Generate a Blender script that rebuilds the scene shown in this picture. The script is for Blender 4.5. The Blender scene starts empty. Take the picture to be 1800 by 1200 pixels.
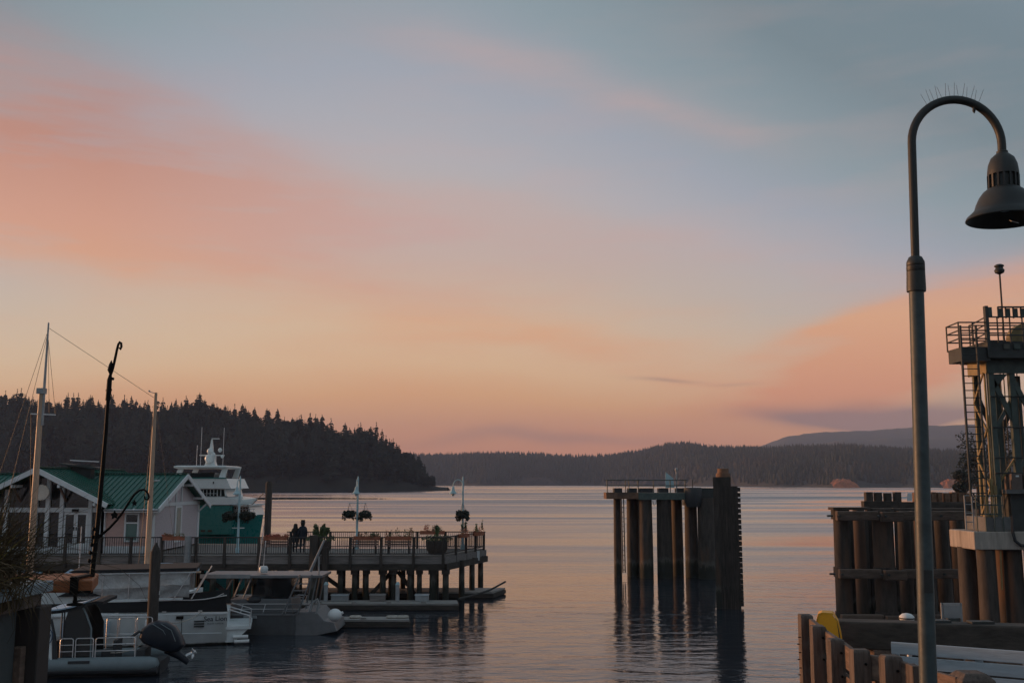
import bpy, math, random
import numpy as np
from mathutils import Vector, Matrix, noise as mnoise
R = math.radians
sc = bpy.context.scene
C = sc.collection

# ------------------------------------------------------------------ camera
F = 1750.0                     # focal length in photograph pixels (35 mm lens)
H = 6.6                        # camera height above the water, metres
PITCH = math.atan(248 / F)
CAM = Vector((0, 0, H))
cd = bpy.data.cameras.new('camera'); cam = bpy.data.objects.new('camera', cd); C.objects.link(cam)
cam.location = CAM; cam.rotation_euler = (R(90) + PITCH, 0, 0)
cd.sensor_width = 36; cd.lens = F / 1800 * 36; cd.clip_start = 0.1; cd.clip_end = 40000
sc.camera = cam

def ray(px, py):
    a = (px - 900) / F; b = (600 - py) / F
    return Vector((a, math.cos(PITCH) - b * math.sin(PITCH), math.sin(PITCH) + b * math.cos(PITCH)))
def at(px, py, D):              # point of the place at depth D
    r = ray(px, py); return CAM + r * (D / r.y)
def on(px, py, z):              # point of the place at height z
    r = ray(px, py); return CAM + r * ((z - H) / r.z)

# ------------------------------------------------------------------ sky
SUN_AZ = R(-68)                 # the afterglow is to the left, just out of view
SUN_EL = R(4.5)
w = bpy.data.worlds.new('World'); sc.world = w; w.use_nodes = True
nt = w.node_tree; nt.nodes.clear()
def N(t, **k):
    n = nt.nodes.new(t)
    for a, b in k.items(): setattr(n, a, b)
    return n
def M(op, a, b=None, c=None, clamp=False):
    n = N('ShaderNodeMath', operation=op); n.use_clamp = clamp
    for i, v in enumerate((a, b, c)):
        if v is None: continue
        if isinstance(v, (int, float)): n.inputs[i].default_value = v
        else: nt.links.new(v, n.inputs[i])
    return n.outputs[0]
def lin(c):
    return tuple(((x / 255) / 12.92 if x / 255 <= .04045 else ((x / 255 + .055) / 1.055) ** 2.4) for x in c) + (1,)
def ramp(fac, stops):
    n = N('ShaderNodeValToRGB'); e = n.color_ramp.elements
    while len(e) < len(stops): e.new(.5)
    for k, (p, c) in enumerate(stops): e[k].position = p; e[k].color = lin(c)
    nt.links.new(fac, n.inputs[0]); return n.outputs[0]
def mixc(f, a, b):
    n = N('ShaderNodeMix', data_type='RGBA')
    for i, v in ((0, f), (6, a), (7, b)):
        if isinstance(v, (int, float)): n.inputs[i].default_value = v
        elif isinstance(v, tuple): n.inputs[i].default_value = v
        else: nt.links.new(v, n.inputs[i])
    return n.outputs[2]
tc = N('ShaderNodeTexCoord'); sep = N('ShaderNodeSeparateXYZ'); nt.links.new(tc.outputs['Generated'], sep.inputs[0])
az = M('ARCTAN2', sep.outputs[0], sep.outputs[1]); el = M('ARCSINE', sep.outputs[2])
# irregular edges
def wnoise(sx, sy, sz, scale, detail=4, rough=.55, rot=0):
    mp = N('ShaderNodeMapping'); mp.inputs['Scale'].default_value = (sx, sy, sz); mp.inputs['Rotation'].default_value = (0, 0, rot)
    cb = N('ShaderNodeCombineXYZ'); nt.links.new(az, cb.inputs[0]); nt.links.new(el, cb.inputs[1])
    nt.links.new(cb.outputs[0], mp.inputs[0])
    n = N('ShaderNodeTexNoise'); n.inputs['Scale'].default_value = scale; n.inputs['Detail'].default_value = detail
    n.inputs['Roughness'].default_value = rough; nt.links.new(mp.outputs[0], n.inputs['Vector'])
    return n.outputs['Fac']
n1 = wnoise(1, 2.4, 1, 3.6, 2, .45, R(14)); n2 = wnoise(1.1, 5.5, 1, 5, 4, .5, R(12))
warp = M('MULTIPLY', M('SUBTRACT', n1, .5), .085)
elw = M('ADD', el, warp)
# clear sky: warm low in the west, grey blue above and away from the glow
side = M('MINIMUM', M('ADD', .97, M('MULTIPLY', M('SUBTRACT', 1, M('COSINE', M('ADD', az, R(8)))), 6.0)), 2.4)
elk = M('MULTIPLY', M('ADD', el, M('MULTIPLY', warp, .25)), side)
east = M('SUBTRACT', .5, M('MULTIPLY', M('COSINE', M('ADD', az, R(20))), .8), clamp=True)   # the cool side of the dusk sky
t = M('ADD', M('DIVIDE', elk, R(60), clamp=True), M('MULTIPLY', east, .27), clamp=True)
clear = ramp(t, [(0.0, (208, 133, 108)), (.05, (216, 146, 110)), (.083, (226, 166, 118)), (.112, (226, 184, 144)), (.140, (220, 188, 156)), (.225, (194, 180, 170)),
                 (.307, (178, 174, 179)), (.376, (160, 165, 176)), (.465, (139, 154, 162)), (.60, (118, 134, 142)), (.78, (114, 131, 140)), (1.0, (122, 139, 150))])
def blob(px, py, L, W, slope, k):
    r = ray(px, py).normalized(); u0 = math.atan2(r.x, r.y); v0 = math.asin(r.z); th = math.atan(-slope)
    du = M('SUBTRACT', az, u0); dv = M('SUBTRACT', elw, v0)
    a = M('DIVIDE', M('ADD', M('MULTIPLY', du, math.cos(th)), M('MULTIPLY', dv, math.sin(th))), L / F)
    b = M('DIVIDE', M('SUBTRACT', M('MULTIPLY', dv, math.cos(th)), M('MULTIPLY', du, math.sin(th))), W / F)
    return M('MULTIPLY', M('EXPONENT', M('MULTIPLY', M('ADD', M('MULTIPLY', a, a), M('MULTIPLY', b, b)), -1)), k)
def total(bl):
    s = None
    for b in bl:
        o = blob(*b); s = o if s is None else M('ADD', s, o)
    return s
pink = total([(-80, 290, 520, 100, .13, .85), (250, 425, 620, 80, .12, .5), (450, 250, 420, 46, .22, .42), (300, 330, 420, 40, .2, .25), (-40, 100, 260, 60, .1, .6), (930, 120, 380, 42, .30, .22),
              (740, 390, 520, 56, .15, .55), (860, 575, 420, 48, .18, .5), (1180, 205, 300, 26, .22, .14),
              (1700, 600, 330, 70, -.28, .95), (1470, 586, 150, 18, -.22, .6), (1420, 690, 330, 50, -.22, .55), (1830, 470, 300, 42, -.34, .55)])
stre = N('ShaderNodeMapRange'); nt.links.new(n2, stre.inputs[0])
for i, v in ((1, .33), (2, .68), (3, .80), (4, 1.14)): stre.inputs[i].default_value = v
n3 = wnoise(1, 9, 1, 14, 6, .62, R(13))                       # fine wisps along the streaks
wis = N('ShaderNodeMapRange'); nt.links.new(n3, wis.inputs[0])
for i, v in ((1, .3), (2, .7), (3, .80), (4, 1.20)): wis.inputs[i].default_value = v
pink = M('MULTIPLY', M('MULTIPLY', pink, stre.outputs[0]), wis.outputs[0])
# the same kind of cloud goes on all round, thinner
faro = M('MULTIPLY', M('SUBTRACT', n2, .46, clamp=True), M('SUBTRACT', 1.1, M('DIVIDE', el, R(42)), clamp=True))
pink = M('MINIMUM', M('ADD', pink, M('MULTIPLY', faro, .9)), .92)
ptone = ramp(M('DIVIDE', el, R(30), clamp=True), [(0, (212, 130, 102)), (.17, (224, 146, 110)), (.3, (228, 166, 124)), (.46, (214, 150, 122)), (.6, (192, 131, 110)), (.72, (176, 140, 136)), (.85, (152, 126, 130)), (1, (130, 128, 136))])
ptone = mixc(M('MULTIPLY', M('DIVIDE', M('ADD', az, R(23)), R(18), clamp=True), M('DIVIDE', M('SUBTRACT', el, R(9)), R(4), clamp=True)), ptone, lin((202, 165, 158)))
col = mixc(pink, clear, ptone)
grey = M('MULTIPLY', total([(1490, 720, 130, 13, .0, 1.25), (1590, 735, 160, 15, .03, 1.0), (1170, 661, 55, 4, .03, .38), (1290, 668, 40, 3.5, .02, .22), (960, 778, 230, 13, .02, .45), (1700, 745, 140, 9, -.05, .5)]), stre.outputs[0])
col = mixc(M('MINIMUM', grey, .85), col, lin((138, 108, 114)))
bg = N('ShaderNodeBackground'); nt.links.new(col, bg.inputs[0]); bg.inputs[1].default_value = 0.98
sky = N('ShaderNodeTexSky', sky_type='NISHITA'); sky.sun_disc = False; sky.sun_elevation = SUN_EL; sky.sun_rotation = SUN_AZ
sky.altitude = 0; sky.dust_density = 2
bg2 = N('ShaderNodeBackground'); nt.links.new(sky.outputs[0], bg2.inputs[0]); bg2.inputs[1].default_value = 0.02
addn = N('ShaderNodeAddShader'); nt.links.new(bg.outputs[0], addn.inputs[0]); nt.links.new(bg2.outputs[0], addn.inputs[1])
out = N('ShaderNodeOutputWorld'); nt.links.new(addn.outputs[0], out.inputs[0])
w.cycles.sampling_method = 'MANUAL'; w.cycles.sample_map_resolution = 512

# ------------------------------------------------------------------ last low sun from the left
sd = bpy.data.lights.new('sun', 'SUN'); sun = bpy.data.objects.new('sun', sd); C.objects.link(sun)
sd.energy = 4.2; sd.angle = R(8); sd.color = (1.0, .48, .22)
dirv = Vector((math.sin(SUN_AZ) * math.cos(SUN_EL), math.cos(SUN_AZ) * math.cos(SUN_EL), math.sin(SUN_EL)))
sun.rotation_euler = dirv.to_track_quat('Z', 'Y').to_euler()

vs = sc.view_settings; vs.view_transform = 'Standard'; vs.look = 'None'; vs.exposure = 0; vs.gamma = 1; vs.use_curve_mapping = False
sc.cycles.use_denoising = True
sc.cycles.use_adaptive_sampling = True; sc.cycles.adaptive_threshold = .02; sc.cycles.max_bounces = 4; sc.cycles.diffuse_bounces = 2; sc.cycles.glossy_bounces = 3; sc.cycles.volume_bounces = 0; sc.cycles.caustics_reflective = False; sc.cycles.caustics_refractive = False

# ------------------------------------------------------------------ materials
MATS = {}
KEEP = ('conifer', 'wood_mass', 'far_wood', 'hill_soil', 'headland_ground', 'black_iron', 'rock_red_lit', 'rock', 'concrete', 'mast_wood', 'hair', 'cloth_dark', 'cloth_navy', 'leaf_dark', 'rail_orange', 'glass', 'canvas_black', 'outboard', 'roof_green', 'roof_green_dark', 'lamp_grey', 'lamp_paint', 'tube_grey', 'planter_panel')
def mat(name, col, rough=.75, metal=0, var=.25, scale=3, bump=.15, col2=None, k2=.5, stretch=(1, 1, 1), rnd=.12, tidal=None, tamp=1.4, spec=None, planks=None, dist=.01):
    if name not in KEEP:
        lum = sum(col) / 3; g = (1.45 if name.startswith(('pile', 'timber', 'waler', 'steel', 'rail_dark', 'float')) else 1.8) if lum < .13 else 1.6 if lum < .4 else 1.25
        col = tuple(min(.82, c * g) for c in col); col2 = tuple(min(.82, c * g) for c in col2) if col2 else None
    m = bpy.data.materials.new(name); m.use_nodes = True; t = m.node_tree; b = t.nodes['Principled BSDF']; L = t.links.new
    b.inputs['Roughness'].default_value = rough; b.inputs['Metallic'].default_value = metal
    if spec is not None: b.inputs['Specular IOR Level'].default_value = spec
    tc = t.nodes.new('ShaderNodeTexCoord'); mp = t.nodes.new('ShaderNodeMapping'); mp.inputs['Scale'].default_value = stretch
    oi = t.nodes.new('ShaderNodeObjectInfo'); va = t.nodes.new('ShaderNodeVectorMath'); va.operation = 'ADD'
    L(tc.outputs['Object'], va.inputs[0])
    sc_ = t.nodes.new('ShaderNodeMath'); sc_.operation = 'MULTIPLY'; sc_.inputs[1].default_value = 37; L(oi.outputs['Random'], sc_.inputs[0])
    L(sc_.outputs[0], va.inputs[1]); L(va.outputs[0], mp.inputs[0])
    n = t.nodes.new('ShaderNodeTexNoise'); n.inputs['Scale'].default_value = scale; n.inputs['Detail'].default_value = 6; n.inputs['Roughness'].default_value = .65
    L(mp.outputs[0], n.inputs['Vector'])
    nb = t.nodes.new('ShaderNodeTexNoise'); nb.inputs['Scale'].default_value = scale * .23; nb.inputs['Detail'].default_value = 3; L(mp.outputs[0], nb.inputs['Vector'])
    rp = t.nodes.new('ShaderNodeValToRGB'); e = rp.color_ramp.elements
    e[0].position = .3; e[0].color = tuple(c * (1 - var) for c in col) + (1,); e[1].position = .72; e[1].color = tuple(min(1, c * (1 + var)) for c in col) + (1,)
    L(n.outputs['Fac'], rp.inputs[0]); c = rp.outputs[0]
    def mx(f, a, bb, blend='MIX'):
        q = t.nodes.new('ShaderNodeMix'); q.data_type = 'RGBA'; q.blend_type = blend
        for i, v in ((0, f), (6, a), (7, bb)):
            if isinstance(v, (int, float, tuple)): q.inputs[i].default_value = v
            else: L(v, q.inputs[i])
        return q.outputs[2]
    def mth(op, a, bb=None, clamp=False):
        q = t.nodes.new('ShaderNodeMath'); q.operation = op; q.use_clamp = clamp
        for i, v in ((0, a), (1, bb)):
            if v is None: continue
            if isinstance(v, (int, float)): q.inputs[i].default_value = v
            else: L(v, q.inputs[i])
        return q.outputs[0]
    if col2:
        f = mth('MULTIPLY', mth('SUBTRACT', nb.outputs['Fac'], 1 - k2 - .05), 6, True)
        c = mx(f, c, tuple(col2) + (1,))
    if rnd:
        f = mth('ADD', mth('MULTIPLY', oi.outputs['Random'], 2 * rnd), 1 - rnd)
        cb = t.nodes.new('ShaderNodeCombineXYZ')
        for i in range(3): L(f, cb.inputs[i])
        c = mx(1.0, c, cb.outputs[0], 'MULTIPLY')
    if tidal:                                             # weed and wet wood below the tide mark
        g = t.nodes.new('ShaderNodeNewGeometry'); s = t.nodes.new('ShaderNodeSeparateXYZ'); L(g.outputs['Position'], s.inputs[0])
        z = mth('ADD', s.outputs[2], mth('MULTIPLY', mth('SUBTRACT', n.outputs['Fac'], .5), tamp))
        f = mth('MULTIPLY', mth('SUBTRACT', tidal, z), 1.6 if tamp > 1 else 14, True)
        c = mx(f, c, (.030, .031, .025, 1))
        f2 = mth('MULTIPLY', mth('SUBTRACT', 1, mth('MULTIPLY', mth('ABSOLUTE', mth('SUBTRACT', z, tidal - .25)), 4), True), .38 if tamp > 1 else .1)
        c = mx(f2, c, (.22, .21, .18, 1))
    L(c, b.inputs['Base Color'])
    rr = mth('ADD', mth('MULTIPLY', n.outputs['Fac'], .25), rough - .12, True); L(rr, b.inputs['Roughness'])
    if bump:
        bp = t.nodes.new('ShaderNodeBump'); bp.inputs['Strength'].default_value = min(1, bump * 2); bp.inputs['Distance'].default_value = dist
        L(n.outputs['Fac'], bp.inputs['Height']); L(bp.outputs[0], b.inputs['Normal'])
    MATS[name] = m; return m

mat('timber_dark', (.042, .034, .030), .85, scale=4, stretch=(3, 3, .5), var=.5, bump=.5, col2=(.07, .056, .048), k2=.42)
mat('timber_dark_h', (.044, .036, .031), .85, scale=4, stretch=(.5, 3, 3), var=.5, bump=.5, col2=(.075, .06, .052), k2=.42)
mat('pile', (.040, .032, .028), .85, scale=4, stretch=(3, 3, .4), var=.5, bump=.5, tidal=1.5, col2=(.062, .05, .043), k2=.42)
mat('pile_rust', (.046, .037, .032), .8, scale=3, stretch=(2, 2, .4), var=.5, bump=.4, tidal=1.3, col2=(.11, .06, .036), k2=.40)
mat('pile_rust_near', (.046, .037, .032), .8, scale=3, stretch=(2, 2, .4), var=.5, bump=.4, tidal=.9, col2=(.095, .054, .036), k2=.42)
mat('waler_wood', (.085, .060, .048), .85, scale=4, stretch=(.5, 3, 3), var=.5, bump=.5, col2=(.12, .085, .065), k2=.42)
mat('fence_wood', (.070, .053, .045), .85, scale=7, stretch=(4, 4, .35), var=.55, bump=.8, col2=(.10, .075, .062), k2=.42)
mat('board_wood', (.095, .064, .050), .85, scale=7, stretch=(4, .5, 4), var=.5, bump=.7, col2=(.15, .105, .082), k2=.42)
mat('deck_wood', (.13, .115, .105), .85, scale=3, stretch=(.4, 4, 4), var=.35, bump=.4)
mat('fascia', (.13, .115, .11), .85, scale=3, stretch=(.4, 4, 4), var=.4, bump=.4)
mat('float_wood', (.20, .185, .175), .8, scale=3, stretch=(.5, 4, 4), var=.35, bump=.4)
mat('float_dark', (.030, .028, .026), .85, var=.4)
mat('rail_dark', (.030, .025, .024), .7, var=.3)
mat('white_paint', (.62, .64, .66), .55, var=.07, bump=.05)
mat('white_gel', (.60, .63, .64), .3, var=.06, bump=.02, col2=(.50, .52, .52), k2=.4)
mat('hull_white', (.60, .63, .64), .35, var=.09, scale=1.6, stretch=(1, 1, .5), bump=.03, col2=(.46, .47, .45), k2=.42, tidal=.14, tamp=.16)
mat('canvas', (.52, .52, .52), .9, scale=5, var=.15, bump=.5, dist=.05)
mat('canvas_grey', (.27, .26, .26), .9, scale=5, var=.18, bump=.5, dist=.05)
mat('canvas_black', (.018, .019, .022), .85, var=.3, bump=.3)
mat('canvas_blue', (.22, .29, .36), .9, var=.15, bump=.4, dist=.04)
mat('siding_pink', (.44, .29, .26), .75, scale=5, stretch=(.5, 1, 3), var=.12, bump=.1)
mat('siding_lilac_shade', (.36, .315, .33), .75, scale=5, stretch=(.5, 1, 3), var=.12, bump=.1)  # end wall siding with its bluish shade put into the colour
mat('siding_brown', (.12, .075, .06), .75, var=.15)
mat('roof_green', (.020, .115, .085), .42, var=.14, scale=2, bump=.05, rnd=.10)
mat('roof_green_dark', (.015, .085, .065), .45, var=.1, bump=.05)
mat('glass', (.020, .022, .024), .06, var=.1, bump=.03, spec=.6, dist=.02, scale=1.2)
mat('glass_green', (.07, .12, .11), .15, var=.1, bump=0)
mat('teal', (.005, .105, .10), .28, var=.06, bump=.02, rnd=0)
mat('yacht_white', (.62, .67, .70), .32, var=.05, bump=.02, rnd=0)
mat('mast_wood', (.56, .38, .27), .5, scale=5, stretch=(3, 3, .4), var=.22, bump=.1)
mat('black_iron', (.010, .009, .009), .6, var=.3, bump=.2, spec=.15)
mat('lamp_paint', (.030, .032, .032), .5, var=.25, scale=6, bump=.1, col2=(.058, .06, .058), k2=.4)
mat('lamp_grey', (.055, .075, .080), .5, var=.3, scale=9, bump=.15, col2=(.075, .088, .085), k2=.36)
mat('lamp_pale', (.26, .36, .39), .5, var=.1)
mat('bench_paint', (.31, .34, .37), .6, scale=7, stretch=(.5, 4, 4), var=.14, bump=.3, col2=(.24, .28, .32), k2=.35)
mat('yellow', (.60, .23, .012), .5, var=.15, bump=.1)
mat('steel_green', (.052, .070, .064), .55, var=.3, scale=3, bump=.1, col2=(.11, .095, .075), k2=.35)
mat('steel_yellow_lit', (.19, .14, .065), .6, var=.3, scale=3, bump=.1)  # left-facing tower members have the yellow evening light painted into this colour
mat('steel_dark', (.030, .033, .033), .6, var=.35, scale=3, bump=.15)
mat('steel_rust', (.14, .078, .050), .8, var=.5, scale=3, bump=.3, col2=(.05, .04, .035), k2=.4)
mat('galv', (.22, .23, .24), .45, metal=.35, var=.2, bump=.05)
mat('alu', (.125, .13, .138), .42, metal=.45, var=.15, bump=.05)
mat('alu_dark', (.06, .062, .066), .5, metal=.2, var=.2)
mat('stainless', (.55, .55, .56), .3, metal=.7, var=.1, bump=0)
mat('concrete', (.43, .375, .33), .9, scale=2.2, stretch=(3, 3, .45), var=.25, bump=.4, col2=(.15, .12, .10), k2=.40, rnd=0)
mat('concrete_plain', (.10, .098, .096), .9, scale=3, var=.25, bump=.3)
mat('box_brown', (.085, .063, .055), .7, var=.2)
mat('terracotta', (.20, .068, .038), .8, var=.25, scale=4, bump=.2)
mat('planter_dark', (.045, .035, .03), .85, var=.3)
mat('bench_brown', (.20, .115, .095), .8, var=.2)
mat('leaf', (.045, .062, .025), .7, var=.45, scale=5, bump=0, col2=(.075, .055, .02), k2=.35)
mat('leaf_flower', (.26, .060, .035), .7, var=.45, scale=5, bump=0, col2=(.07, .07, .03), k2=.55)
mat('leaf_dark', (.026, .032, .022), .7, var=.4, scale=5, bump=0, col2=(.085, .035, .05), k2=.25)
mat('grass_dry', (.062, .040, .019), .8, var=.5, scale=6, bump=0, col2=(.03, .022, .012), k2=.5)
mat('grass_yellow', (.16, .115, .03), .8, var=.4, scale=6, bump=0)
mat('planter_grey', (.20, .245, .275), .75, scale=6, stretch=(.35, 4, 4), var=.25, bump=.5, rnd=0)
mat('planter_panel', (.058, .068, .072), .8, scale=4, var=.25, bump=.3, rnd=0)
mat('rail_orange', (.36, .125, .050), .6, scale=7, stretch=(.3, 5, 5), var=.35, bump=.4, rnd=0)
mat('tube_grey', (.20, .24, .26), .6, var=.1, bump=.05)
mat('tube_dark', (.022, .023, .026), .6, var=.2)
mat('outboard', (.018, .023, .034), .35, var=.25, bump=.03, spec=.3)
mat('decal_blue', (.03, .055, .10), .5, var=.05, bump=0)
mat('ink', (.02, .022, .03), .6, var=.05, bump=0)
mat('sign_disc', (.50, .44, .38), .6, var=.12)
mat('buoy', (.66, .68, .70), .4, var=.06)
mat('rope', (.30, .27, .24), .9, var=.2)
mat('bark', (.045, .035, .028), .9, var=.3)
mat('conifer', (.020, .026, .016), .85, var=.5, scale=.35, bump=0, rnd=.35, col2=(.034, .033, .020), k2=.4)
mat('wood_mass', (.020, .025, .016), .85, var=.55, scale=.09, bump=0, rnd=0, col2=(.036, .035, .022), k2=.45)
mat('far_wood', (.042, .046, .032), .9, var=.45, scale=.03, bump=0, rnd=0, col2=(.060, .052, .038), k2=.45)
mat('rock', (.085, .06, .05), .9, var=.4, scale=.25, bump=.5, col2=(.05, .045, .04), k2=.4, dist=.3)
mat('rock_red_lit', (.50, .17, .085), .9, var=.4, scale=.12, bump=.5, col2=(.20, .12, .09), k2=.35, dist=.4)  # red rock with the orange of the low sun painted in
mat('headland_ground', (.030, .028, .022), .95, var=.5, scale=.12, bump=.4, col2=(.045, .038, .03), k2=.4, dist=.3)
mat('soil', (.055, .048, .036), .95, var=.4, scale=.1, bump=.3)
mat('hill_soil', (.045, .043, .036), .95, var=.3, scale=.01, bump=0)
mat('skin', (.35, .20, .15), .6, var=.05, bump=0)
mat('cloth_dark', (.018, .020, .026), .9, var=.2)
mat('cloth_navy', (.022, .028, .040), .9, var=.2)
mat('hair', (.012, .009, .008), .6, var=.2)
mat('paving', (.10, .09, .085), .9, var=.25, scale=2, bump=.3)
mat('gull_white', (.70, .68, .66), .5, var=.05)

# ------------------------------------------------------------------ mesh kit
class MB:
    def __init__(s, o=(0, 0, 0)): s.v = []; s.f = []; s.o = Vector(o)
    def add(s, vs, fs):
        k = len(s.v); s.v += [tuple(Vector(v) - s.o) for v in vs]; s.f += [[i + k for i in f] for f in fs]; return s
    def box(s, x0, x1, y0, y1, z0, z1):
        return s.add([(x0, y0, z0), (x1, y0, z0), (x1, y1, z0), (x0, y1, z0), (x0, y0, z1), (x1, y0, z1), (x1, y1, z1), (x0, y1, z1)],
                     [(0, 3, 2, 1), (4, 5, 6, 7), (0, 1, 5, 4), (1, 2, 6, 5), (2, 3, 7, 6), (3, 0, 4, 7)])
    def bar(s, a, b, w_, h_, up=(0, 0, 1)):
        a = Vector(a); b = Vector(b); d = (b - a).normalized(); up = Vector(up)
        if abs(d.dot(up)) > .98: up = Vector((0, 1, 0))
        sd_ = d.cross(up).normalized() * (w_ / 2); u = sd_.cross(d).normalized() * (h_ / 2)
        vs = [a - sd_ - u, a + sd_ - u, a + sd_ + u, a - sd_ + u, b - sd_ - u, b + sd_ - u, b + sd_ + u, b - sd_ + u]
        return s.add(vs, [(0, 1, 2, 3), (7, 6, 5, 4), (0, 4, 5, 1), (1, 5, 6, 2), (2, 6, 7, 3), (3, 7, 4, 0)])
    def tube(s, pts, r, n=8, caps=True):
        pts = [Vector(p) for p in pts]; rs = r if isinstance(r, (list, tuple)) else [r] * len(pts)
        vs = []; fs = []; prev = None
        for i, p in enumerate(pts):
            d = (pts[min(i + 1, len(pts) - 1)] - pts[max(i - 1, 0)]).normalized()
            if prev is None:
                u = Vector((0, 0, 1)) if abs(d.z) < .9 else Vector((1, 0, 0))
            else: u = prev
            u = (u - d * u.dot(d)).normalized(); v = d.cross(u); prev = u
            for k in range(n):
                a = 2 * math.pi * k / n; vs.append(p + (u * math.cos(a) + v * math.sin(a)) * rs[i])
        for i in range(len(pts) - 1):
            for k in range(n):
                fs.append((i * n + k, i * n + (k + 1) % n, (i + 1) * n + (k + 1) % n, (i + 1) * n + k))
        if caps: fs.append(tuple(range(n - 1, -1, -1))); fs.append(tuple((len(pts) - 1) * n + k for k in range(n)))
        return s.add(vs, fs)
    def lathe(s, prof, c=(0, 0, 0), n=20):                # profile of (radius, z)
        c = Vector(c); vs = []; fs = []
        for r, z in prof:
            for k in range(n):
                a = 2 * math.pi * k / n; vs.append(c + Vector((r * math.cos(a), r * math.sin(a), z)))
        for i in range(len(prof) - 1):
            for k in range(n): fs.append((i * n + k, i * n + (k + 1) % n, (i + 1) * n + (k + 1) % n, (i + 1) * n + k))
        fs.append(tuple(range(n - 1, -1, -1))); fs.append(tuple((len(prof) - 1) * n + k for k in range(n)))
        return s.add(vs, fs)
    def prism(s, poly, d):                                # 3D polygon pushed along d
        d = Vector(d); n = len(poly); vs = [Vector(p) for p in poly]; vs += [p + d for p in vs]
        return s.add(vs, [tuple(range(n - 1, -1, -1)), tuple(range(n, 2 * n))] + [(i, (i + 1) % n, n + (i + 1) % n, n + i) for i in range(n)])
    def loft(s, rings, caps=True):
        n = len(rings[0]); vs = [p for r in rings for p in r]; fs = []
        for i in range(len(rings) - 1):
            for k in range(n): fs.append((i * n + k, i * n + (k + 1) % n, (i + 1) * n + (k + 1) % n, (i + 1) * n + k))
        if caps: fs.append(tuple(range(n - 1, -1, -1))); fs.append(tuple((len(rings) - 1) * n + k for k in range(n)))
        return s.add(vs, fs)
    def ball(s, c, rx, ry=None, rz=None, n=12, m=8):
        ry = ry or rx; rz = rz or rx; c = Vector(c)
        prof = [(math.sin(math.pi * (i + .02) / (m + .04)), -math.cos(math.pi * (i + .02) / (m + .04))) for i in range(m + 1)]
        vs = [c + Vector((r * math.cos(2 * math.pi * k / n) * rx, r * math.sin(2 * math.pi * k / n) * ry, z * rz)) for r, z in prof for k in range(n)]
        fs = [(i * n + k, i * n + (k + 1) % n, (i + 1) * n + (k + 1) % n, (i + 1) * n + k) for i in range(m) for k in range(n)]
        return s.add(vs, fs)
    def leaves(s, c, rx, ry, rz, n, size, rng):
        c = Vector(c)
        for _ in range(n):
            while True:
                p = Vector((rng.uniform(-1, 1), rng.uniform(-1, 1), rng.uniform(-1, 1)))
                if .15 < p.length < 1: break
            p = Vector((p.x * rx, p.y * ry, p.z * rz)) + c
            a = Vector((rng.gauss(0, 1), rng.gauss(0, 1), rng.gauss(0, 1))).normalized(); b = a.orthogonal().normalized()
            l = size * rng.uniform(.6, 1.5); q = l * .45
            s.add([p - b * q, p + a * l * .5, p + b * q, p - a * l * .5], [(0, 1, 2, 3)])
        return s
    def mesh(s, name, material, smooth=False):
        me = bpy.data.meshes.new(name); me.from_pydata(s.v, [], s.f); me.update()
        me.materials.append(MATS[material])
        if smooth:
            me.polygons.foreach_set('use_smooth', [True] * len(me.polygons)); me.set_sharp_from_angle(angle=R(40))
        return me
    def build(s, name, material, parent=None, smooth=False, bevel=0, kind=None, label=None):
        o = bpy.data.objects.new(name, s.mesh(name, material, smooth)); C.objects.link(o)
        if parent is not None: o.parent = parent
        if bevel:
            b = o.modifiers.new('bevel', 'BEVEL'); b.width = bevel; b.segments = 2; b.limit_method = 'ANGLE'
        if kind is None and name in ('flowers', 'foliage', 'leaves', 'blades'): kind = 'stuff'   # leaves nobody could count
        if kind: o['kind'] = kind
        if label: o['label'] = label
        return o
def thing(name, label, cat, loc=(0, 0, 0), rotz=0, group=None):
    o = bpy.data.objects.new(name, None); C.objects.link(o); o.location = loc; o.rotation_euler = (0, 0, rotz)
    o['label'] = label; o['category'] = cat; o.empty_display_size = .2
    if group: o['group'] = group
    return o
def tag(o, label, cat, group=None):
    o['label'] = label; o['category'] = cat
    if group: o['group'] = group
    return o
def struct(o): o['kind'] = 'structure'; return o
def dup(root, loc, rotz=0, label=None, scale=None):
    r = root.copy(); C.objects.link(r); r.location = loc; r.rotation_euler = (0, 0, rotz)
    if scale: r.scale = scale
    if label: r['label'] = label
    for ch in list(root.children):
        c = ch.copy(); C.objects.link(c); c.parent = r
        for g in ch.children:
            d = g.copy(); C.objects.link(d); d.parent = c
    return r
def share(name, me, parent, loc=(0, 0, 0), rot=(0, 0, 0)):
    o = bpy.data.objects.new(name, me); C.objects.link(o); o.parent = parent; o.location = loc; o.rotation_euler = rot; return o
def text(body, material, parent, loc, rot, size, ext=.004, bold=0):
    cu = bpy.data.curves.new('lettering', 'FONT'); cu.body = body; cu.size = size; cu.offset = bold; cu.extrude = ext; cu.align_x = 'CENTER'; cu.align_y = 'CENTER'
    cu.materials.append(MATS[material])
    tmp = bpy.data.objects.new('lettering', cu); me = bpy.data.meshes.new_from_object(tmp); bpy.data.objects.remove(tmp); bpy.data.curves.remove(cu)
    o = bpy.data.objects.new('lettering', me); C.objects.link(o); o.parent = parent; o.location = loc; o.rotation_euler = rot; return o

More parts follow.
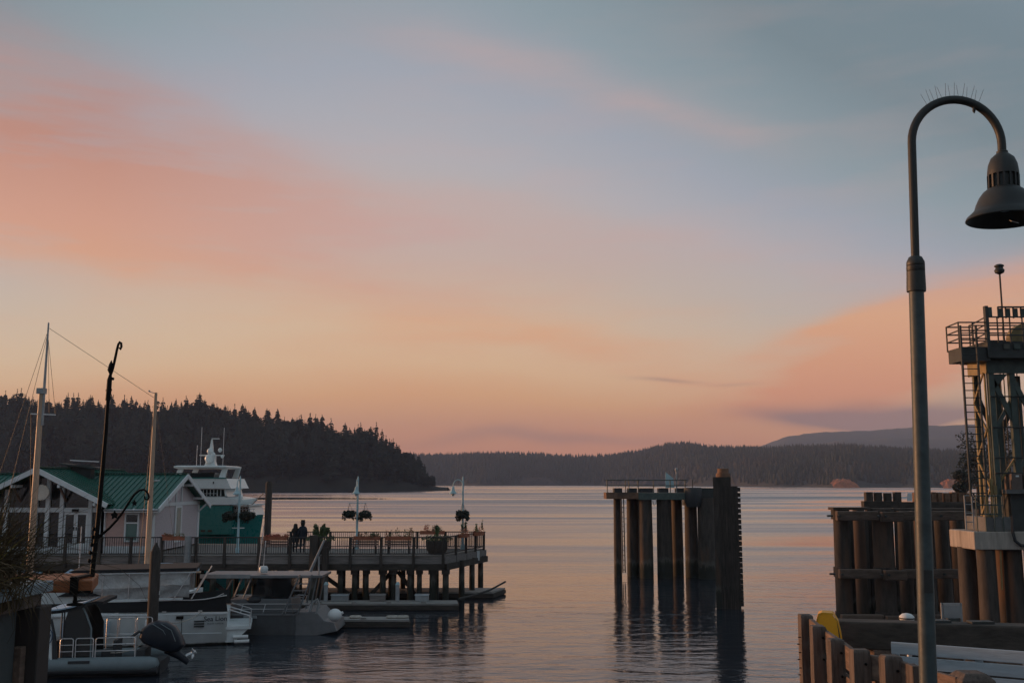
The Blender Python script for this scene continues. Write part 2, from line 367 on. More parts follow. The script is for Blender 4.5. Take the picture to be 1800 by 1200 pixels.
# ================================================================== SETTING
def water_material():
    m = bpy.data.materials.new('sea'); m.use_nodes = True; t = m.node_tree; b = t.nodes['Principled BSDF']; L = t.links.new
    b.inputs['Base Color'].default_value = (.026, .032, .042, 1); b.inputs['IOR'].default_value = 1.5
    g = t.nodes.new('ShaderNodeNewGeometry')
    def mth(op, a, bb=None, clamp=False):
        q = t.nodes.new('ShaderNodeMath'); q.operation = op; q.use_clamp = clamp
        for i, v in ((0, a), (1, bb)):
            if v is None: continue
            if isinstance(v, (int, float)): q.inputs[i].default_value = v
            else: L(v, q.inputs[i])
        return q.outputs[0]
    def nz(sx, sy, scale, detail=3, off=0, rot=0, dist=0):
        mp = t.nodes.new('ShaderNodeMapping'); mp.inputs['Scale'].default_value = (sx, sy, 1); mp.inputs['Location'].default_value = (off, off * .7, 0)
        mp.inputs['Rotation'].default_value = (0, 0, rot)
        L(g.outputs['Position'], mp.inputs[0]); n = t.nodes.new('ShaderNodeTexNoise'); n.inputs['Scale'].default_value = scale
        n.inputs['Detail'].default_value = detail; n.inputs['Distortion'].default_value = dist; L(mp.outputs[0], n.inputs['Vector']); return n.outputs['Fac']
    s = t.nodes.new('ShaderNodeSeparateXYZ'); L(g.outputs['Position'], s.inputs[0])
    far = mth('DIVIDE', mth('SUBTRACT', s.outputs[1], 60), 260, True)
    mid = mth('DIVIDE', mth('SUBTRACT', s.outputs[1], 30), 60, True)
    # breeze patches: long bands of ruffled and calm water
    pa = nz(.16, 1.0, .055, 4, 31, R(4), .6); pb = nz(.2, 1.0, .013, 4, 5, R(-3), .8); pc = nz(.24, 1.0, .0045, 4, 9, R(2), .6)
    p = mth('ADD', mth('MULTIPLY', pa, .45), mth('ADD', mth('MULTIPLY', pb, .75), mth('MULTIPLY', pc, .5)))
    mask = mth('MULTIPLY', mth('SUBTRACT', mth('ADD', p, mth('MULTIPLY', mid, .055)), .80), 5.0, True)
    mask = mth('ADD', mask, mth('MULTIPLY', mth('SUBTRACT', .25, mid, True), .6), True)
    h1 = nz(.55, 1.5, .62, 3, 3, R(6), .4); h2 = nz(.6, 1.3, 2.6, 3, 17, R(-8)); h3 = nz(.7, 1.2, 8.0, 2, 1, R(12))
    hs = mth('ADD', mth('MULTIPLY', h1, .075), mth('ADD', mth('MULTIPLY', h2, .019), mth('MULTIPLY', h3, .0042)))
    amp = mth('MULTIPLY', mth('ADD', mth('MULTIPLY', mask, .95), .42), mth('MINIMUM', 1, mth('DIVIDE', 55, mth('MAXIMUM', s.outputs[1], 10))))
    bp = t.nodes.new('ShaderNodeBump'); bp.inputs['Strength'].default_value = 1; bp.inputs['Distance'].default_value = 1
    L(mth('MULTIPLY', hs, amp), bp.inputs['Height']); # ruffled water shows its near-facing ripple sides
    cbv = t.nodes.new('ShaderNodeCombineXYZ'); L(mth('ADD', mth('MULTIPLY', far, -.042), mth('MULTIPLY', mask, mth('ADD', mth('MULTIPLY', mid, -.10), -.012))), cbv.inputs[1])
    vadd = t.nodes.new('ShaderNodeVectorMath'); vadd.operation = 'ADD'; L(bp.outputs[0], vadd.inputs[0]); L(cbv.outputs[0], vadd.inputs[1])
    vn = t.nodes.new('ShaderNodeVectorMath'); vn.operation = 'NORMALIZE'; L(vadd.outputs[0], vn.inputs[0]); L(vn.outputs[0], b.inputs['Normal'])
    ro = mth('ADD', mth('MULTIPLY', mask, mth('ADD', mth('MULTIPLY', far, .06), .09)), mth('ADD', mth('MULTIPLY', far, .02), .03))
    L(ro, b.inputs['Roughness'])
    return m
MATS['sea'] = water_material()
m = MB(); E = 5700
ys = [-E, -600, -40, 10, 25, 40, 60, 90, 140, 250, 500, 1000, 2500, E]; xs = [-E, -2000, -500, -120, -40, 0, 40, 120, 500, 2000, E]
m.add([(x, y, 0) for y in ys for x in xs], [(j * len(xs) + i, j * len(xs) + i + 1, (j + 1) * len(xs) + i + 1, (j + 1) * len(xs) + i) for j in range(len(ys) - 1) for i in range(len(xs) - 1)])
struct(m.build('water', 'sea'))

def interp(tab, x):
    if x <= tab[0][0]: return tab[0][1]
    for (a, b), (c, d) in zip(tab, tab[1:]):
        if x <= c: return b + (d - b) * (x - a) / (c - a)
    return tab[-1][1]

# ---- wooded headland on the left -------------------------------------------------
SKY = [(-300, 690), (0, 703), (100, 710), (200, 714), (300, 716), (335, 710), (400, 722), (450, 735), (500, 742), (560, 745), (600, 765), (640, 760), (690, 785), (720, 801), (740, 820), (752, 844), (775, 862), (900, 880)]
HD = 850.0                                            # depth of the ridge line
TREE = 21.0
def head_ridge(X, Y):
    px = 900 + X / HD * F
    top = H + (848 - interp(SKY, px)) / F * HD * 1.005 - TREE * interp([(640, .88), (700, .74), (735, .5), (752, .2), (760, 0)], px)
    return top
def shore_y(X):
    px = 900 + X / 800 * F
    return interp([(-400, 690), (0, 715), (300, 740), (500, 765), (700, 800), (760, 822), (790, 842)], px)
def head_z(X, Y):
    s = shore_y(X); r = head_ridge(X, Y); n = mnoise.noise(Vector((X * .03, Y * .03, 1))) * 2.2 + mnoise.noise(Vector((X * .11, Y * .11, 7))) * .8
    if Y < s: return max(-4, -3 - (s - Y) * .3)
    u = min(1, (Y - s) / max(8, HD - s))
    tip = 2.0 if r < 3 else 0
    rock = min(3.2, (Y - s) * .5)
    z = rock + max(0, r - 3.2) * (u ** .75) + n * min(1, u * 3)
    if r < 6: z = min(z, max(-3, 2.6 + .4 * n + (r - 1) * .25 * u))
    if Y > HD: z -= ((Y - HD) / 130) ** 2 * 60
    return max(-4, z)
m = MB(); nx, ny = 170, 60
gx = [-620 + (560 + 6) * i / (nx - 1) for i in range(nx)]; gy = [660 + 330 * (j / (ny - 1)) for j in range(ny)]
m.add([(x, y, head_z(x, y)) for y in gy for x in gx], [(j * nx + i, j * nx + i + 1, (j + 1) * nx + i + 1, (j + 1) * nx + i) for j in range(ny - 1) for i in range(nx - 1)])
struct(m.build('headland_terrain', 'headland_ground', smooth=True))

rng = random.Random(5)
def conifer_mesh(seed, hh, tiers=13, per=7):
    r = random.Random(seed); cr = MB(); base = hh * r.uniform(.06, .2); lean = r.uniform(-.02, .02)
    spread = hh * r.uniform(.19, .31)
    for k in range(tiers):
        u = k / (tiers - 1); z = base + (hh - base) * u
        ln = spread * (1 - u) ** .68 * r.uniform(.55, 1.25) + hh * .015
        if r.random() < .12: ln *= .45
        for q in range(per):
            if r.random() < .12: continue
            a = 2 * math.pi * (q + r.random() * .8) / per + k; l = ln * r.uniform(.6, 1.25); dz = -l * r.uniform(.05, .45)
            d = Vector((math.cos(a), math.sin(a), 0)); sd_ = Vector((-d.y, d.x, 0)) * l * r.uniform(.25, .42)
            o = Vector((lean * z, 0, z + r.uniform(-.3, .3))); tip = o + d * l + Vector((0, 0, dz)); mid_ = o + d * l * .55 + Vector((0, 0, dz * .2))
            up = Vector((0, 0, hh * .035))
            cr.add([o + up, mid_ + sd_ - up * .4, tip, mid_ - sd_ - up * .4, mid_ + up * 1.1], [(0, 1, 4), (1, 2, 4), (2, 3, 4), (3, 0, 4)])
    cr.add([(lean * hh, 0, hh * 1.04), (lean * hh + .12, .1, hh * .93), (lean * hh - .12, .1, hh * .93), (lean * hh, -.15, hh * .93)], [(0, 1, 2), (0, 2, 3), (0, 3, 1)])
    tr = MB(); tr.tube([(0, 0, -2), (lean * hh * .5, 0, hh * .5), (lean * hh, 0, hh * .97)], [hh * .016, hh * .011, .04], 6)
    return cr, tr
def broad_mesh(seed, hh):
    r = random.Random(seed); cr = MB()
    for k in range(11):
        a = r.uniform(0, 6.3); zz = r.uniform(.3, .9); d = r.uniform(0, .27) * hh * (1.25 - zz)
        cr.leaves((math.cos(a) * d, math.sin(a) * d, hh * zz), hh * .15, hh * .15, hh * .13, 40, hh * .065, r)
    tr = MB(); tr.tube([(0, 0, -1.5), (0, 0, hh * .35), (.3, 0, hh * .75)], [hh * .025, hh * .02, .05], 6)
    return cr, tr
protos = []
for k in range(7):
    cr, tr = conifer_mesh(100 + k, TREE * (.8 + .06 * k)); protos.append((cr, tr))
for k in range(2): protos.append(broad_mesh(50 + k, 18))
crown_me = [p[0].mesh('crown', 'conifer') for p in protos]; trunk_me = [p[1].mesh('trunk', 'bark') for p in protos]
spots = []
x = -600.0
for _ in range(4200):
    X = rng.uniform(-600, -66); s = shore_y(X); Y = s + 5 + (HD + 25 - s - 5) * rng.random() ** .9
    if head_ridge(X, Y) < 1.5: continue
    z = head_z(X, Y)
    if z < 1.2: continue
    if any((X - a) ** 2 + (Y - b) ** 2 < 15 for a, b, *_ in spots[-400:]): continue
    kd = rng.randrange(7)
    if rng.random() < .2: kd = 7 + rng.randrange(2)
    if Y < s + 18 and rng.random() < .55: kd = 7 + rng.randrange(2)
    lim = interp([(600, 1.0), (680, .9), (735, .68), (760, .4)], 900 + X / Y * F)
    spots.append((X, Y, z, kd, rng.uniform(.6, 1.1) * (1 + .38 * mnoise.noise(Vector((X * .035, Y * .03, 4)))) * lim * (1.12 if rng.random() < .1 else 1), rng.uniform(0, 6.28)))
def tipy(s):
    z = s[2] + TREE * (.8 + .06 * min(s[3], 6)) * s[4] if s[3] < 7 else s[2] + 18 * s[4]
    return 900 + s[0] / s[1] * F, 848 - (z - H) / s[1] * F
bins = {}
for i, s in enumerate(spots):
    px, py = tipy(s)
    if -5 < px < 770: bins.setdefault(int(px // 9), []).append((py, i))
single = set()
for k, lst in bins.items():
    lst.sort(); single.update(i for _, i in lst[:2])
    if k * 9 > 620: single.update(i for _, i in lst[:4])
edge = [i for i in single]
for i in edge:
    X, Y, z, kd, sca, ro = spots[i]
    px, py = tipy(spots[i])
    lab = ('dark conifer near the bare tip of the wooded headland, above the low rocks' if px > 640 else 'dark pointed headland conifer on the skyline right of the yacht' if px > 470 else 'dark pointed headland conifer on the skyline behind the yacht mast and aerials' if px > 300 else 'dark pointed headland conifer on the skyline between the two ketch masts' if px > 85 else 'dark pointed headland conifer on the skyline at the far left of the view')
    t_ = thing('conifer_tree' if kd < 7 else 'shore_tree', lab if kd < 7 else 'rounded leafy tree among the conifers of the wooded headland', 'tree', (X, Y, z), ro, 'trees along the headland skyline')
    t_.scale = (sca, sca, sca)
    share('crown', crown_me[kd], t_); share('trunk', trunk_me[kd], t_)
def merged(name, material, items, geo):
    V = []; Fc = []; off = 0; tri = []; 
    arr = [(np.array(g.v, dtype=np.float32), g.f) for g in geo]
    flat = []
    for v, f in arr:
        flat.append((v, np.array([i for q in f for i in q], dtype=np.int32), np.array([len(q) for q in f], dtype=np.int32)))
    vs_, ls_, ns_ = [], [], []
    for X, Y, z, kd, sca, ro in items:
        v, l, n = flat[kd]; c, s_ = math.cos(ro), math.sin(ro)
        q = np.empty_like(v); q[:, 0] = (v[:, 0] * c - v[:, 1] * s_) * sca + X; q[:, 1] = (v[:, 0] * s_ + v[:, 1] * c) * sca + Y; q[:, 2] = v[:, 2] * sca + z
        vs_.append(q); ls_.append(l + off); ns_.append(n); off += len(v)
    vv = np.concatenate(vs_); ll = np.concatenate(ls_); nn = np.concatenate(ns_); st = np.concatenate(([0], np.cumsum(nn)[:-1])).astype(np.int32)
    me = bpy.data.meshes.new(name); me.vertices.add(len(vv)); me.vertices.foreach_set('co', vv.ravel()); me.loops.add(len(ll)); me.loops.foreach_set('vertex_index', ll)
    me.polygons.add(len(nn)); me.polygons.foreach_set('loop_start', st); me.polygons.foreach_set('loop_total', nn); me.update(calc_edges=True); me.materials.append(MATS[material])
    o = bpy.data.objects.new(name, me); C.objects.link(o); o['kind'] = 'stuff'; return o
mass = []
for cr, tr in protos:
    g = MB(); g.v = list(cr.v) + list(tr.v); g.f = [list(f) for f in cr.f] + [[i + len(cr.v) for i in f] for f in tr.f]; mass.append(g)
o = merged('headland_wood', 'wood_mass', [s for i, s in enumerate(spots) if i not in single], mass)
o['label'] = 'dark wood covering the slope of the headland below its skyline'; o['category'] = 'wood'

# ---- wooded ridge across the water -----------------------------------------------
RIDGE = [(560, 800), (700, 799), (760, 800), (800, 799), (880, 797), (940, 798), (1000, 802), (1070, 801), (1130, 792), (1170, 782), (1195, 779), (1225, 783), (1250, 787), (1300, 787), (1340, 789), (1400, 786), (1480, 784), (1560, 789), (1620, 792), (1690, 794), (1760, 800), (2000, 790)]
def ridge_d(px): return interp([(560, 3000), (1100, 2700), (1400, 2300), (2000, 1900)], px)
def ridge_shore(px): return interp([(560, 2600), (1000, 2350), (1300, 1750), (1500, 1350), (2000, 1150)], px) + 60 * math.sin(px * .013) + 25 * math.sin(px * .05)
rows = 16; cols = 150; vs_ = []
for i in range(cols):
    px = 560 + (1440) * i / (cols - 1); k = (px - 900) / F; top = H + (848 - interp(RIDGE, px)) / F * ridge_d(px) * 1.003 - 13
    for j in range(rows):
        u = j / (rows - 3); s = ridge_shore(px); D = s + (ridge_d(px) - s) * u
        z = -2 + (top + 2) * (math.sin(min(1, max(0, u)) * math.pi / 2) ** .8) + mnoise.noise(Vector((k * 40, u * 5, 3))) * 8 * min(1, u * 2) * max(0, 1 - u)
        if u > 1: z = top - (u - 1) * 240
        vs_.append((k * D, D, z))
m = MB(); m.add(vs_, [(i * rows + j, (i + 1) * rows + j, (i + 1) * rows + j + 1, i * rows + j + 1) for i in range(cols - 1) for j in range(rows - 1)])
ridge = struct(m.build('ridge_terrain', 'hill_soil', smooth=True))
def low_tree(seed):
    r = random.Random(seed); g = MB(); hh = 16 * r.uniform(.8, 1.2)
    for z0, z1, rr in ((-1, .5, .22), (.22, .78, .18), (.5, 1, .12)):
        n = 6; ring = [(math.cos(2 * math.pi * k / n + z0) * rr * hh * r.uniform(.7, 1.2), math.sin(2 * math.pi * k / n + z0) * rr * hh * r.uniform(.7, 1.2), hh * max(0, z0) + r.uniform(-.5, .5)) for k in range(n)]
        g.add(ring + [(r.uniform(-.4, .4), r.uniform(-.4, .4), hh * z1)], [(k, (k + 1) % n, n) for k in range(n)])
    return g
far_geo = [low_tree(k) for k in range(8)]; items = []
for _ in range(15000):
    i = rng.uniform(0, cols - 1.001); j = rng.uniform(.35, rows - 2.05); a, b = int(i), int(j); fi, fj = i - a, j - b
    p = [Vector(vs_[q]) for q in (a * rows + b, (a + 1) * rows + b, a * rows + b + 1, (a + 1) * rows + b + 1)]
    v = p[0] * (1 - fi) * (1 - fj) + p[1] * fi * (1 - fj) + p[2] * (1 - fi) * fj + p[3] * fi * fj
    if v.z < 3: continue
    items.append((v.x, v.y, v.z, rng.randrange(8), rng.uniform(.6, 1.12) * (v.y / 2400) ** .4, rng.uniform(0, 6)))
for k in range(700):                                    # the tops that make the skyline
    i = rng.uniform(0, cols - 1.001); a = int(i); fi = i - a; v = Vector(vs_[a * rows + rows - 3]) * (1 - fi) + Vector(vs_[(a + 1) * rows + rows - 3]) * fi
    items.append((v.x, v.y + rng.uniform(-30, 15), v.z - 1, rng.randrange(8), rng.uniform(.65, 1.2), rng.uniform(0, 6)))
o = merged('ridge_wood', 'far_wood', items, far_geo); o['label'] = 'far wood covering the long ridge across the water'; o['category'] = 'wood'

# ---- far shore rocks; the two at right carry orange evening light in their colour
def rock_face(px0, px1, ytop, ybase, D, label, material='rock_red_lit'):
    a = on(px0, ybase, -.5); X0 = (px0 - 900) / F * D; X1 = (px1 - 900) / F * D; hh = (ybase - ytop) / F * D
    root = Vector(((X0 + X1) / 2, D, 0)); m = MB(); n = 14; r = random.Random(int(px0)); rings = []
    for i in range(n):
        u = i / (n - 1); e = math.sin(math.pi * min(1, .12 + u * .95)) ** .6; x = X0 + (X1 - X0) * u - root.x; prof = []
        for j in range(6):
            v = j / 5; prof.append((x + r.uniform(-1, 1), (v - .2) * hh * 1.3 + r.uniform(-1.2, 1.2), -1 + (hh + 1) * e * math.sin(v * 1.7) * r.uniform(.82, 1.05)))
        rings.append(prof)
    vs2 = [p for q in rings for p in q]; m.add(vs2, [(i * 6 + j, (i + 1) * 6 + j, (i + 1) * 6 + j + 1, i * 6 + j + 1) for i in range(n - 1) for j in range(5)])
    o = m.build('shore_rock', material); o.location = root; o['kind'] = 'structure'; o['label'] = label; return o
def rock_depth(px): return ridge_shore(px) - 12
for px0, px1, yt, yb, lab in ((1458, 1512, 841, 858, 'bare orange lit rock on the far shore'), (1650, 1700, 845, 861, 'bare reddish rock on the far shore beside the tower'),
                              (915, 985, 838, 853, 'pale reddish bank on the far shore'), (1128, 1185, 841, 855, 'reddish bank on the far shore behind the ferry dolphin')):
    rock_face(px0, px1, yt, yb, min(rock_depth((px0 + px1) / 2), rock_depth(px0), rock_depth(px1)) - 6, lab, 'rock_red_lit' if px0 > 1400 else 'rock')

# ---- blue hills far behind
for name, D, tab in (('blue_hill', 5300, [(1250, 800), (1330, 786), (1385, 767), (1450, 760), (1530, 757), (1600, 752), (1690, 747), (1730, 746), (1850, 752), (2100, 800)]),
                     ('blue_hill', 4500, [(1300, 800), (1400, 784), (1480, 776), (1560, 770), (1640, 771), (1720, 765), (1850, 772), (2100, 805)])):
    vs_2 = []; cols2 = 90; rows2 = 8
    for i in range(cols2):
        px = tab[0][0] + (tab[-1][0] - tab[0][0]) * i / (cols2 - 1); k = (px - 900) / F
        top = H + (848 - interp(tab, px)) / F * D + mnoise.noise(Vector((px * .02, D, 0))) * 9 + mnoise.noise(Vector((px * .13, D, 0))) * 4
        for j in range(rows2):
            u = j / (rows2 - 2); d = D - 700 * (1 - u); z = -3 + (top + 3) * math.sin(min(1, u) * math.pi / 2) + mnoise.noise(Vector((px * .02, u * 4, D))) * 18 * u * max(0, 1 - u)
            if u > 1: z = top - 90
            vs_2.append((k * d, d, z))
    m = MB(); m.add(vs_2, [(i * rows2 + j, (i + 1) * rows2 + j, (i + 1) * rows2 + j + 1, i * rows2 + j + 1) for i in range(cols2 - 1) for j in range(rows2 - 1)])
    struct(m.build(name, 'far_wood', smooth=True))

# ---- evening air
hz = bpy.data.materials.new('evening_air'); hz.use_nodes = True; hz.node_tree.nodes.clear()
pv = hz.node_tree.nodes.new('ShaderNodeVolumePrincipled'); pv.inputs['Color'].default_value = (.60, .71, 1, 1); pv.inputs['Density'].default_value = 0.000125; pv.inputs['Anisotropy'].default_value = 0.0
ho = hz.node_tree.nodes.new('ShaderNodeOutputMaterial'); hz.node_tree.links.new(pv.outputs[0], ho.inputs['Volume']); MATS['evening_air'] = hz
m = MB(); m.box(-E - 50, E + 50, -E - 50, E + 50, -5, 345); o = m.build('haze', 'evening_air', kind='stuff'); o['label'] = 'pale evening haze lying over the whole bay'

# ================================================================== PIER, BUILDING, YACHT
DZ = 2.62                                            # pier deck height
PY = 56.0                                            # pier front line
def X_(px, D):                                       # sideways position of a column of the place at depth D
    py = 848 + F * (H - 3) / D; return at(px, py, D).x
def Z_(y, D): return at(900, y, D).z
XR = X_(780, PY); XE = X_(852, 62.2); XL = -37.0
pier = thing('pier', 'long timber pier on dark piles with flower boxes along its railing', 'pier', (-18, PY, 0))
O = pier.location
m = MB(O); m.prism([(XL, PY, DZ - .12), (XR, PY, DZ - .12), (XE, 62.2, DZ - .12), (-13.8, 62.2, DZ - .12), (-13.8, 67, DZ - .12), (XL, 67, DZ - .12)], (0, 0, .12)); m.build('deck', 'deck_wood', pier)
for a, b in (((XL, PY - .06), (XR + .02, PY - .06)), ((XR + .05, PY - .05), (XE + .06, 62.15)), ((-13.8, 62.28), (XE, 62.28))):
    m = MB(O); m.bar((a[0], a[1], DZ - .26), (b[0], b[1], DZ - .26), .1, .36); m.build('fascia_board', 'fascia', pier)
    m = MB(O); m.bar((a[0], a[1] + .12, DZ - .62), (b[0], b[1] + .12, DZ - .62), .3, .34); m.build('edge_beam', 'timber_dark_h', pier)
for y in (58.2, 60.4):
    m = MB(O); m.bar((XL, y, DZ - .45), (XR + .8, y, DZ - .45), .3, .5); m.build('cross_beam', 'timber_dark_h', pier)
prng = random.Random(11)
def pile(parent, o, x, y, z1, r, material='pile', name='pile', lean=0):
    m = MB(o); m.tube([(x, y, -2), (x + lean * .3, y, z1 * .4), (x + lean, y, z1)], [r * 1.06, r * 1.03, r * .96], 10); return m.build(name, material, parent, smooth=True)
for px, r in ((12, .17), (60, .16), (108, .17), (150, .15), (190, .17), (240, .16), (285, .17), (330, .16), (377, .17), (405, .15), (438, .17), (470, .16), (500, .17), (528, .16), (562, .19), (600, .15), (625, .16), (645, .14), (674, .17), (693, .15), (722, .16), (738, .14), (762, .2), (784, .17)):
    pile(pier, O, X_(px, PY + .35), PY + .35, DZ - .45, r)
    m = MB(O); m.box(X_(px, PY + .35) - r * 1.25, X_(px, PY + .35) + r * 1.25, PY + .1, PY + .6, DZ - 1.02, DZ - .8); m.build('pile_cap', 'timber_dark', pier)
for k in range(22):
    x = XL + 1.5 + k * 1.5 + prng.uniform(-.35, .35)
    pile(pier, O, x, 58.3, DZ - .45, .15)
    if k % 2: pile(pier, O, x + .4, 60.9, DZ - .45, .15)
for px, D in ((812, 58.0), (845, 61.5), (830, 60.0)):
    pile(pier, O, X_(px, D), D, DZ - .4, .16)
for px0, px1, zz in ((560, 615, 1), (655, 690, -1), (480, 525, 1), (425, 470, -1), (350, 405, 1), (205, 260, -1), (120, 170, 1), (270, 320, -1), (700, 730, 1)):
    a = (X_(px0, PY + .7), PY + .7, DZ - .9 if zz > 0 else .5); b = (X_(px1, PY + .7), PY + .7, .5 if zz > 0 else DZ - .9)
    m = MB(O); m.bar(a, b, .09, .22); m.build('diagonal_brace', 'timber_dark_h', pier)
# railings: each with its posts, a top rail, a bottom rail and thin balusters
def railing(a, b, posts, drop, name='railing'):
    a = Vector(a); b = Vector(b); n = max(2, int((b - a).length / .125))
    m = MB(O); m.bar(a + Vector((0, 0, 1.0)), b + Vector((0, 0, 1.0)), .11, .06); m.build('top_rail', 'rail_dark', pier)
    m = MB(O); m.bar(a + Vector((0, 0, .12)), b + Vector((0, 0, .12)), .05, .05); m.build('bottom_rail', 'rail_dark', pier)
    m = MB(O)
    for k in range(n):
        p = a.lerp(b, (k + .5) / n); m.bar(p + Vector((0, 0, .12)), p + Vector((0, 0, .97)), .024, .024)
    m.build('balusters', 'rail_dark', pier, kind='stuff')
    for x in posts:
        p = a.lerp(b, x); m = MB(O); m.box(p.x - .07, p.x + .07, p.y - .09, p.y + .05, DZ - drop, DZ + 1.02); m.build('railing_post', 'timber_dark', pier)
yf = PY - .18
fr = [-20, 60, 115, 175, 230, 285, 345, 395, 455, 510, 560, 616, 670, 727, 779]
railing((XL, yf, DZ), (XR, yf, DZ), [(X_(p, yf) - XL) / (XR - XL) for p in fr], .62)
railing((XR, yf, DZ), (XE, 62.1, DZ), [.28, .52, .76, .98], .55)
railing((-13.8, 62.1, DZ), (XE, 62.1, DZ), [.02, .22, .36, .52, .66, .8], .3)
m = MB(O); m.box(X_(840, 61) - .12, X_(840, 61) + .12, 60.6, 60.64, DZ - .6, DZ - .05); m.build('notice_plate', 'white_paint', pier, label='small white plate fixed near the pier corner')
pile(pier, O, X_(330, PY - .5), PY - .5, 3.7, .19, 'galv', 'steel_pile')
pile(pier, O, X_(551, PY - .55), PY - .55, 3.75, .23, 'pile_rust', 'guide_pile')
pile(pier, O, X_(572, PY - .5), PY - .5, 3.1, .2, 'pile', 'guide_pile')

# ---- green roofed harbour building on the pier -----------------------------------
GX, GE, WF, EN = -26.75, 3.55, 57.6, -20.5          # gable axis, half width of its walls, front wall, right end wall
bl = thing('harbour_building', 'pink harbour building with green metal roof and white trim on the pier', 'building', (-26, WF, DZ)); B = bl.location
Z0 = DZ; WE = DZ + 2.62; RZ = 7.12; BK = 66.0; RY = 61.8
def clap(m, a, b, z0, z1, nrm, step=.16, hole=None):   # overlapping clapboards as real geometry
    a = Vector(a); b = Vector(b); n = Vector(nrm)
    k = 0; z = z0
    while z < z1 - .01:
        t = min(z + step, z1)
        m.add([a + Vector((0, 0, z)) + n * .03, b + Vector((0, 0, z)) + n * .03, b + Vector((0, 0, t)) + n * .008, a + Vector((0, 0, t)) + n * .008,
               a + Vector((0, 0, z)) - n * .1, b + Vector((0, 0, z)) - n * .1, b + Vector((0, 0, t)) - n * .1, a + Vector((0, 0, t)) - n * .1],
              [(0, 1, 2, 3), (0, 4, 5, 1), (3, 2, 6, 7), (4, 7, 6, 5), (0, 3, 7, 4), (1, 5, 6, 2)]); z = t
def wallpart(name, material, a, b, z0, z1, nrm):
    m = MB(B); clap(m, a, b, z0, z1, nrm); return m.build(name, material, bl)
# wing front wall, right of the gable
wx0 = GX + GE
wallpart('wall', 'siding_pink', (wx0, WF), (EN, WF), Z0 + .42, WE + .05, (0, -1, 0)) if False else None
def V2(x, y): return Vector((x, y, 0))
wallpart('wall', 'siding_pink', V2(wx0, WF), V2(EN, WF), Z0 + .42, WE + .05, (0, -1, 0))
m = MB(B); m.box(wx0, EN + .02, WF - .05, WF + .1, Z0, Z0 + .42); m.build('skirting', 'white_paint', bl)
# right end wall with its gable
wallpart('wall', 'siding_lilac_shade', V2(EN, WF + .12), V2(EN, BK), Z0 + .1, WE + .1, (1, 0, 0))
m = MB(B)
nst = 12
for k in range(nst):
    za = WE + .1 + (RZ - .15 - WE - .1) * k / nst; zb = WE + .1 + (RZ - .15 - WE - .1) * (k + 1) / nst
    ha = (BK - WF) / 2 * (1 - k / nst); hb = (BK - WF) / 2 * (1 - (k + 1) / nst)
    m.add([(EN + .03, RY - ha, za), (EN + .03, RY + ha, za), (EN + .008, RY + hb, zb), (EN + .008, RY - hb, zb)], [(0, 1, 2, 3)])
    m.add([(EN - .06, RY - ha, za), (EN - .06, RY + ha, za), (EN - .06, RY + hb, zb), (EN - .06, RY - hb, zb)], [(3, 2, 1, 0)])
m.build('gable_wall', 'siding_lilac_shade', bl)
m = MB(B); m.box(EN + .032, EN + .08, WF, BK, WE - .02, WE + .2); m.build('trim_band', 'white_paint', bl)
for y in (WF + .12, BK - .12):
    m = MB(B); m.box(EN - .1, EN + .075, y - .12, y + .12, Z0 + .05, WE - .03); m.build('corner_board', 'white_paint', bl)
wn = MB(B); wn.box(EN + .036, EN + .09, 61.3, 62.5, Z0 + .4, WE - .04); w_ = wn.build('window', 'white_paint', bl)
g = MB(B); g.box(EN + .06, EN + .1, 61.5, 62.3, Z0 + .55, WE - .15); g.build('pane', 'glass_green', w_)
m = MB(B); m.box(EN + .036, EN + .085, 61.3, 61.46, WE + .21, WE + 1.2); m.build('trim_board', 'white_paint', bl)
m = MB(B); m.box(EN + .036, EN + .085, 62.3, 62.46, WE + .21, WE + 1.2); m.build('trim_board', 'white_paint', bl)
# hidden back and the wing to the left
m = MB(B); m.box(-37, EN - .12, BK - .1, BK, Z0, WE); m.build('back_wall', 'siding_lilac_shade', bl)
wallpart('wall', 'siding_pink', V2(-37, WF), V2(GX - GE, WF), Z0 + .42, WE + .05, (0, -1, 0))
m = MB(B); m.box(-37, GX - GE, WF - .05, WF + .1, Z0, Z0 + .42); m.build('skirting', 'white_paint', bl)
# wing window
def window(x0, x1, z0, z1, split, lower='glass', upper='glass'):
    y = WF - .12; m = MB(B); t = .09
    for a in ((x0 - t, x0, z0 - t, z1 + t), (x1, x1 + t, z0 - t, z1 + t), (x0, x1, z1, z1 + t), (x0, x1, z0 - t, z0), (x0, x1, split - .04, split + .04)):
        m.box(a[0], a[1], y - .03, y + .1, a[2], a[3])
    fr_ = m.build('window', 'white_paint', bl)
    g = MB(B); g.box(x0, x1, y + .03, y + .06, z0, split - .04); g.build('pane', lower, fr_)
    g = MB(B); g.box(x0, x1, y + .03, y + .06, split + .04, z1); g.build('pane', upper, fr_)
wx = X_(221, WF); window(wx, X_(241, WF), Z0 + .75, Z0 + 2.18, Z0 + 1.72, 'glass_green')
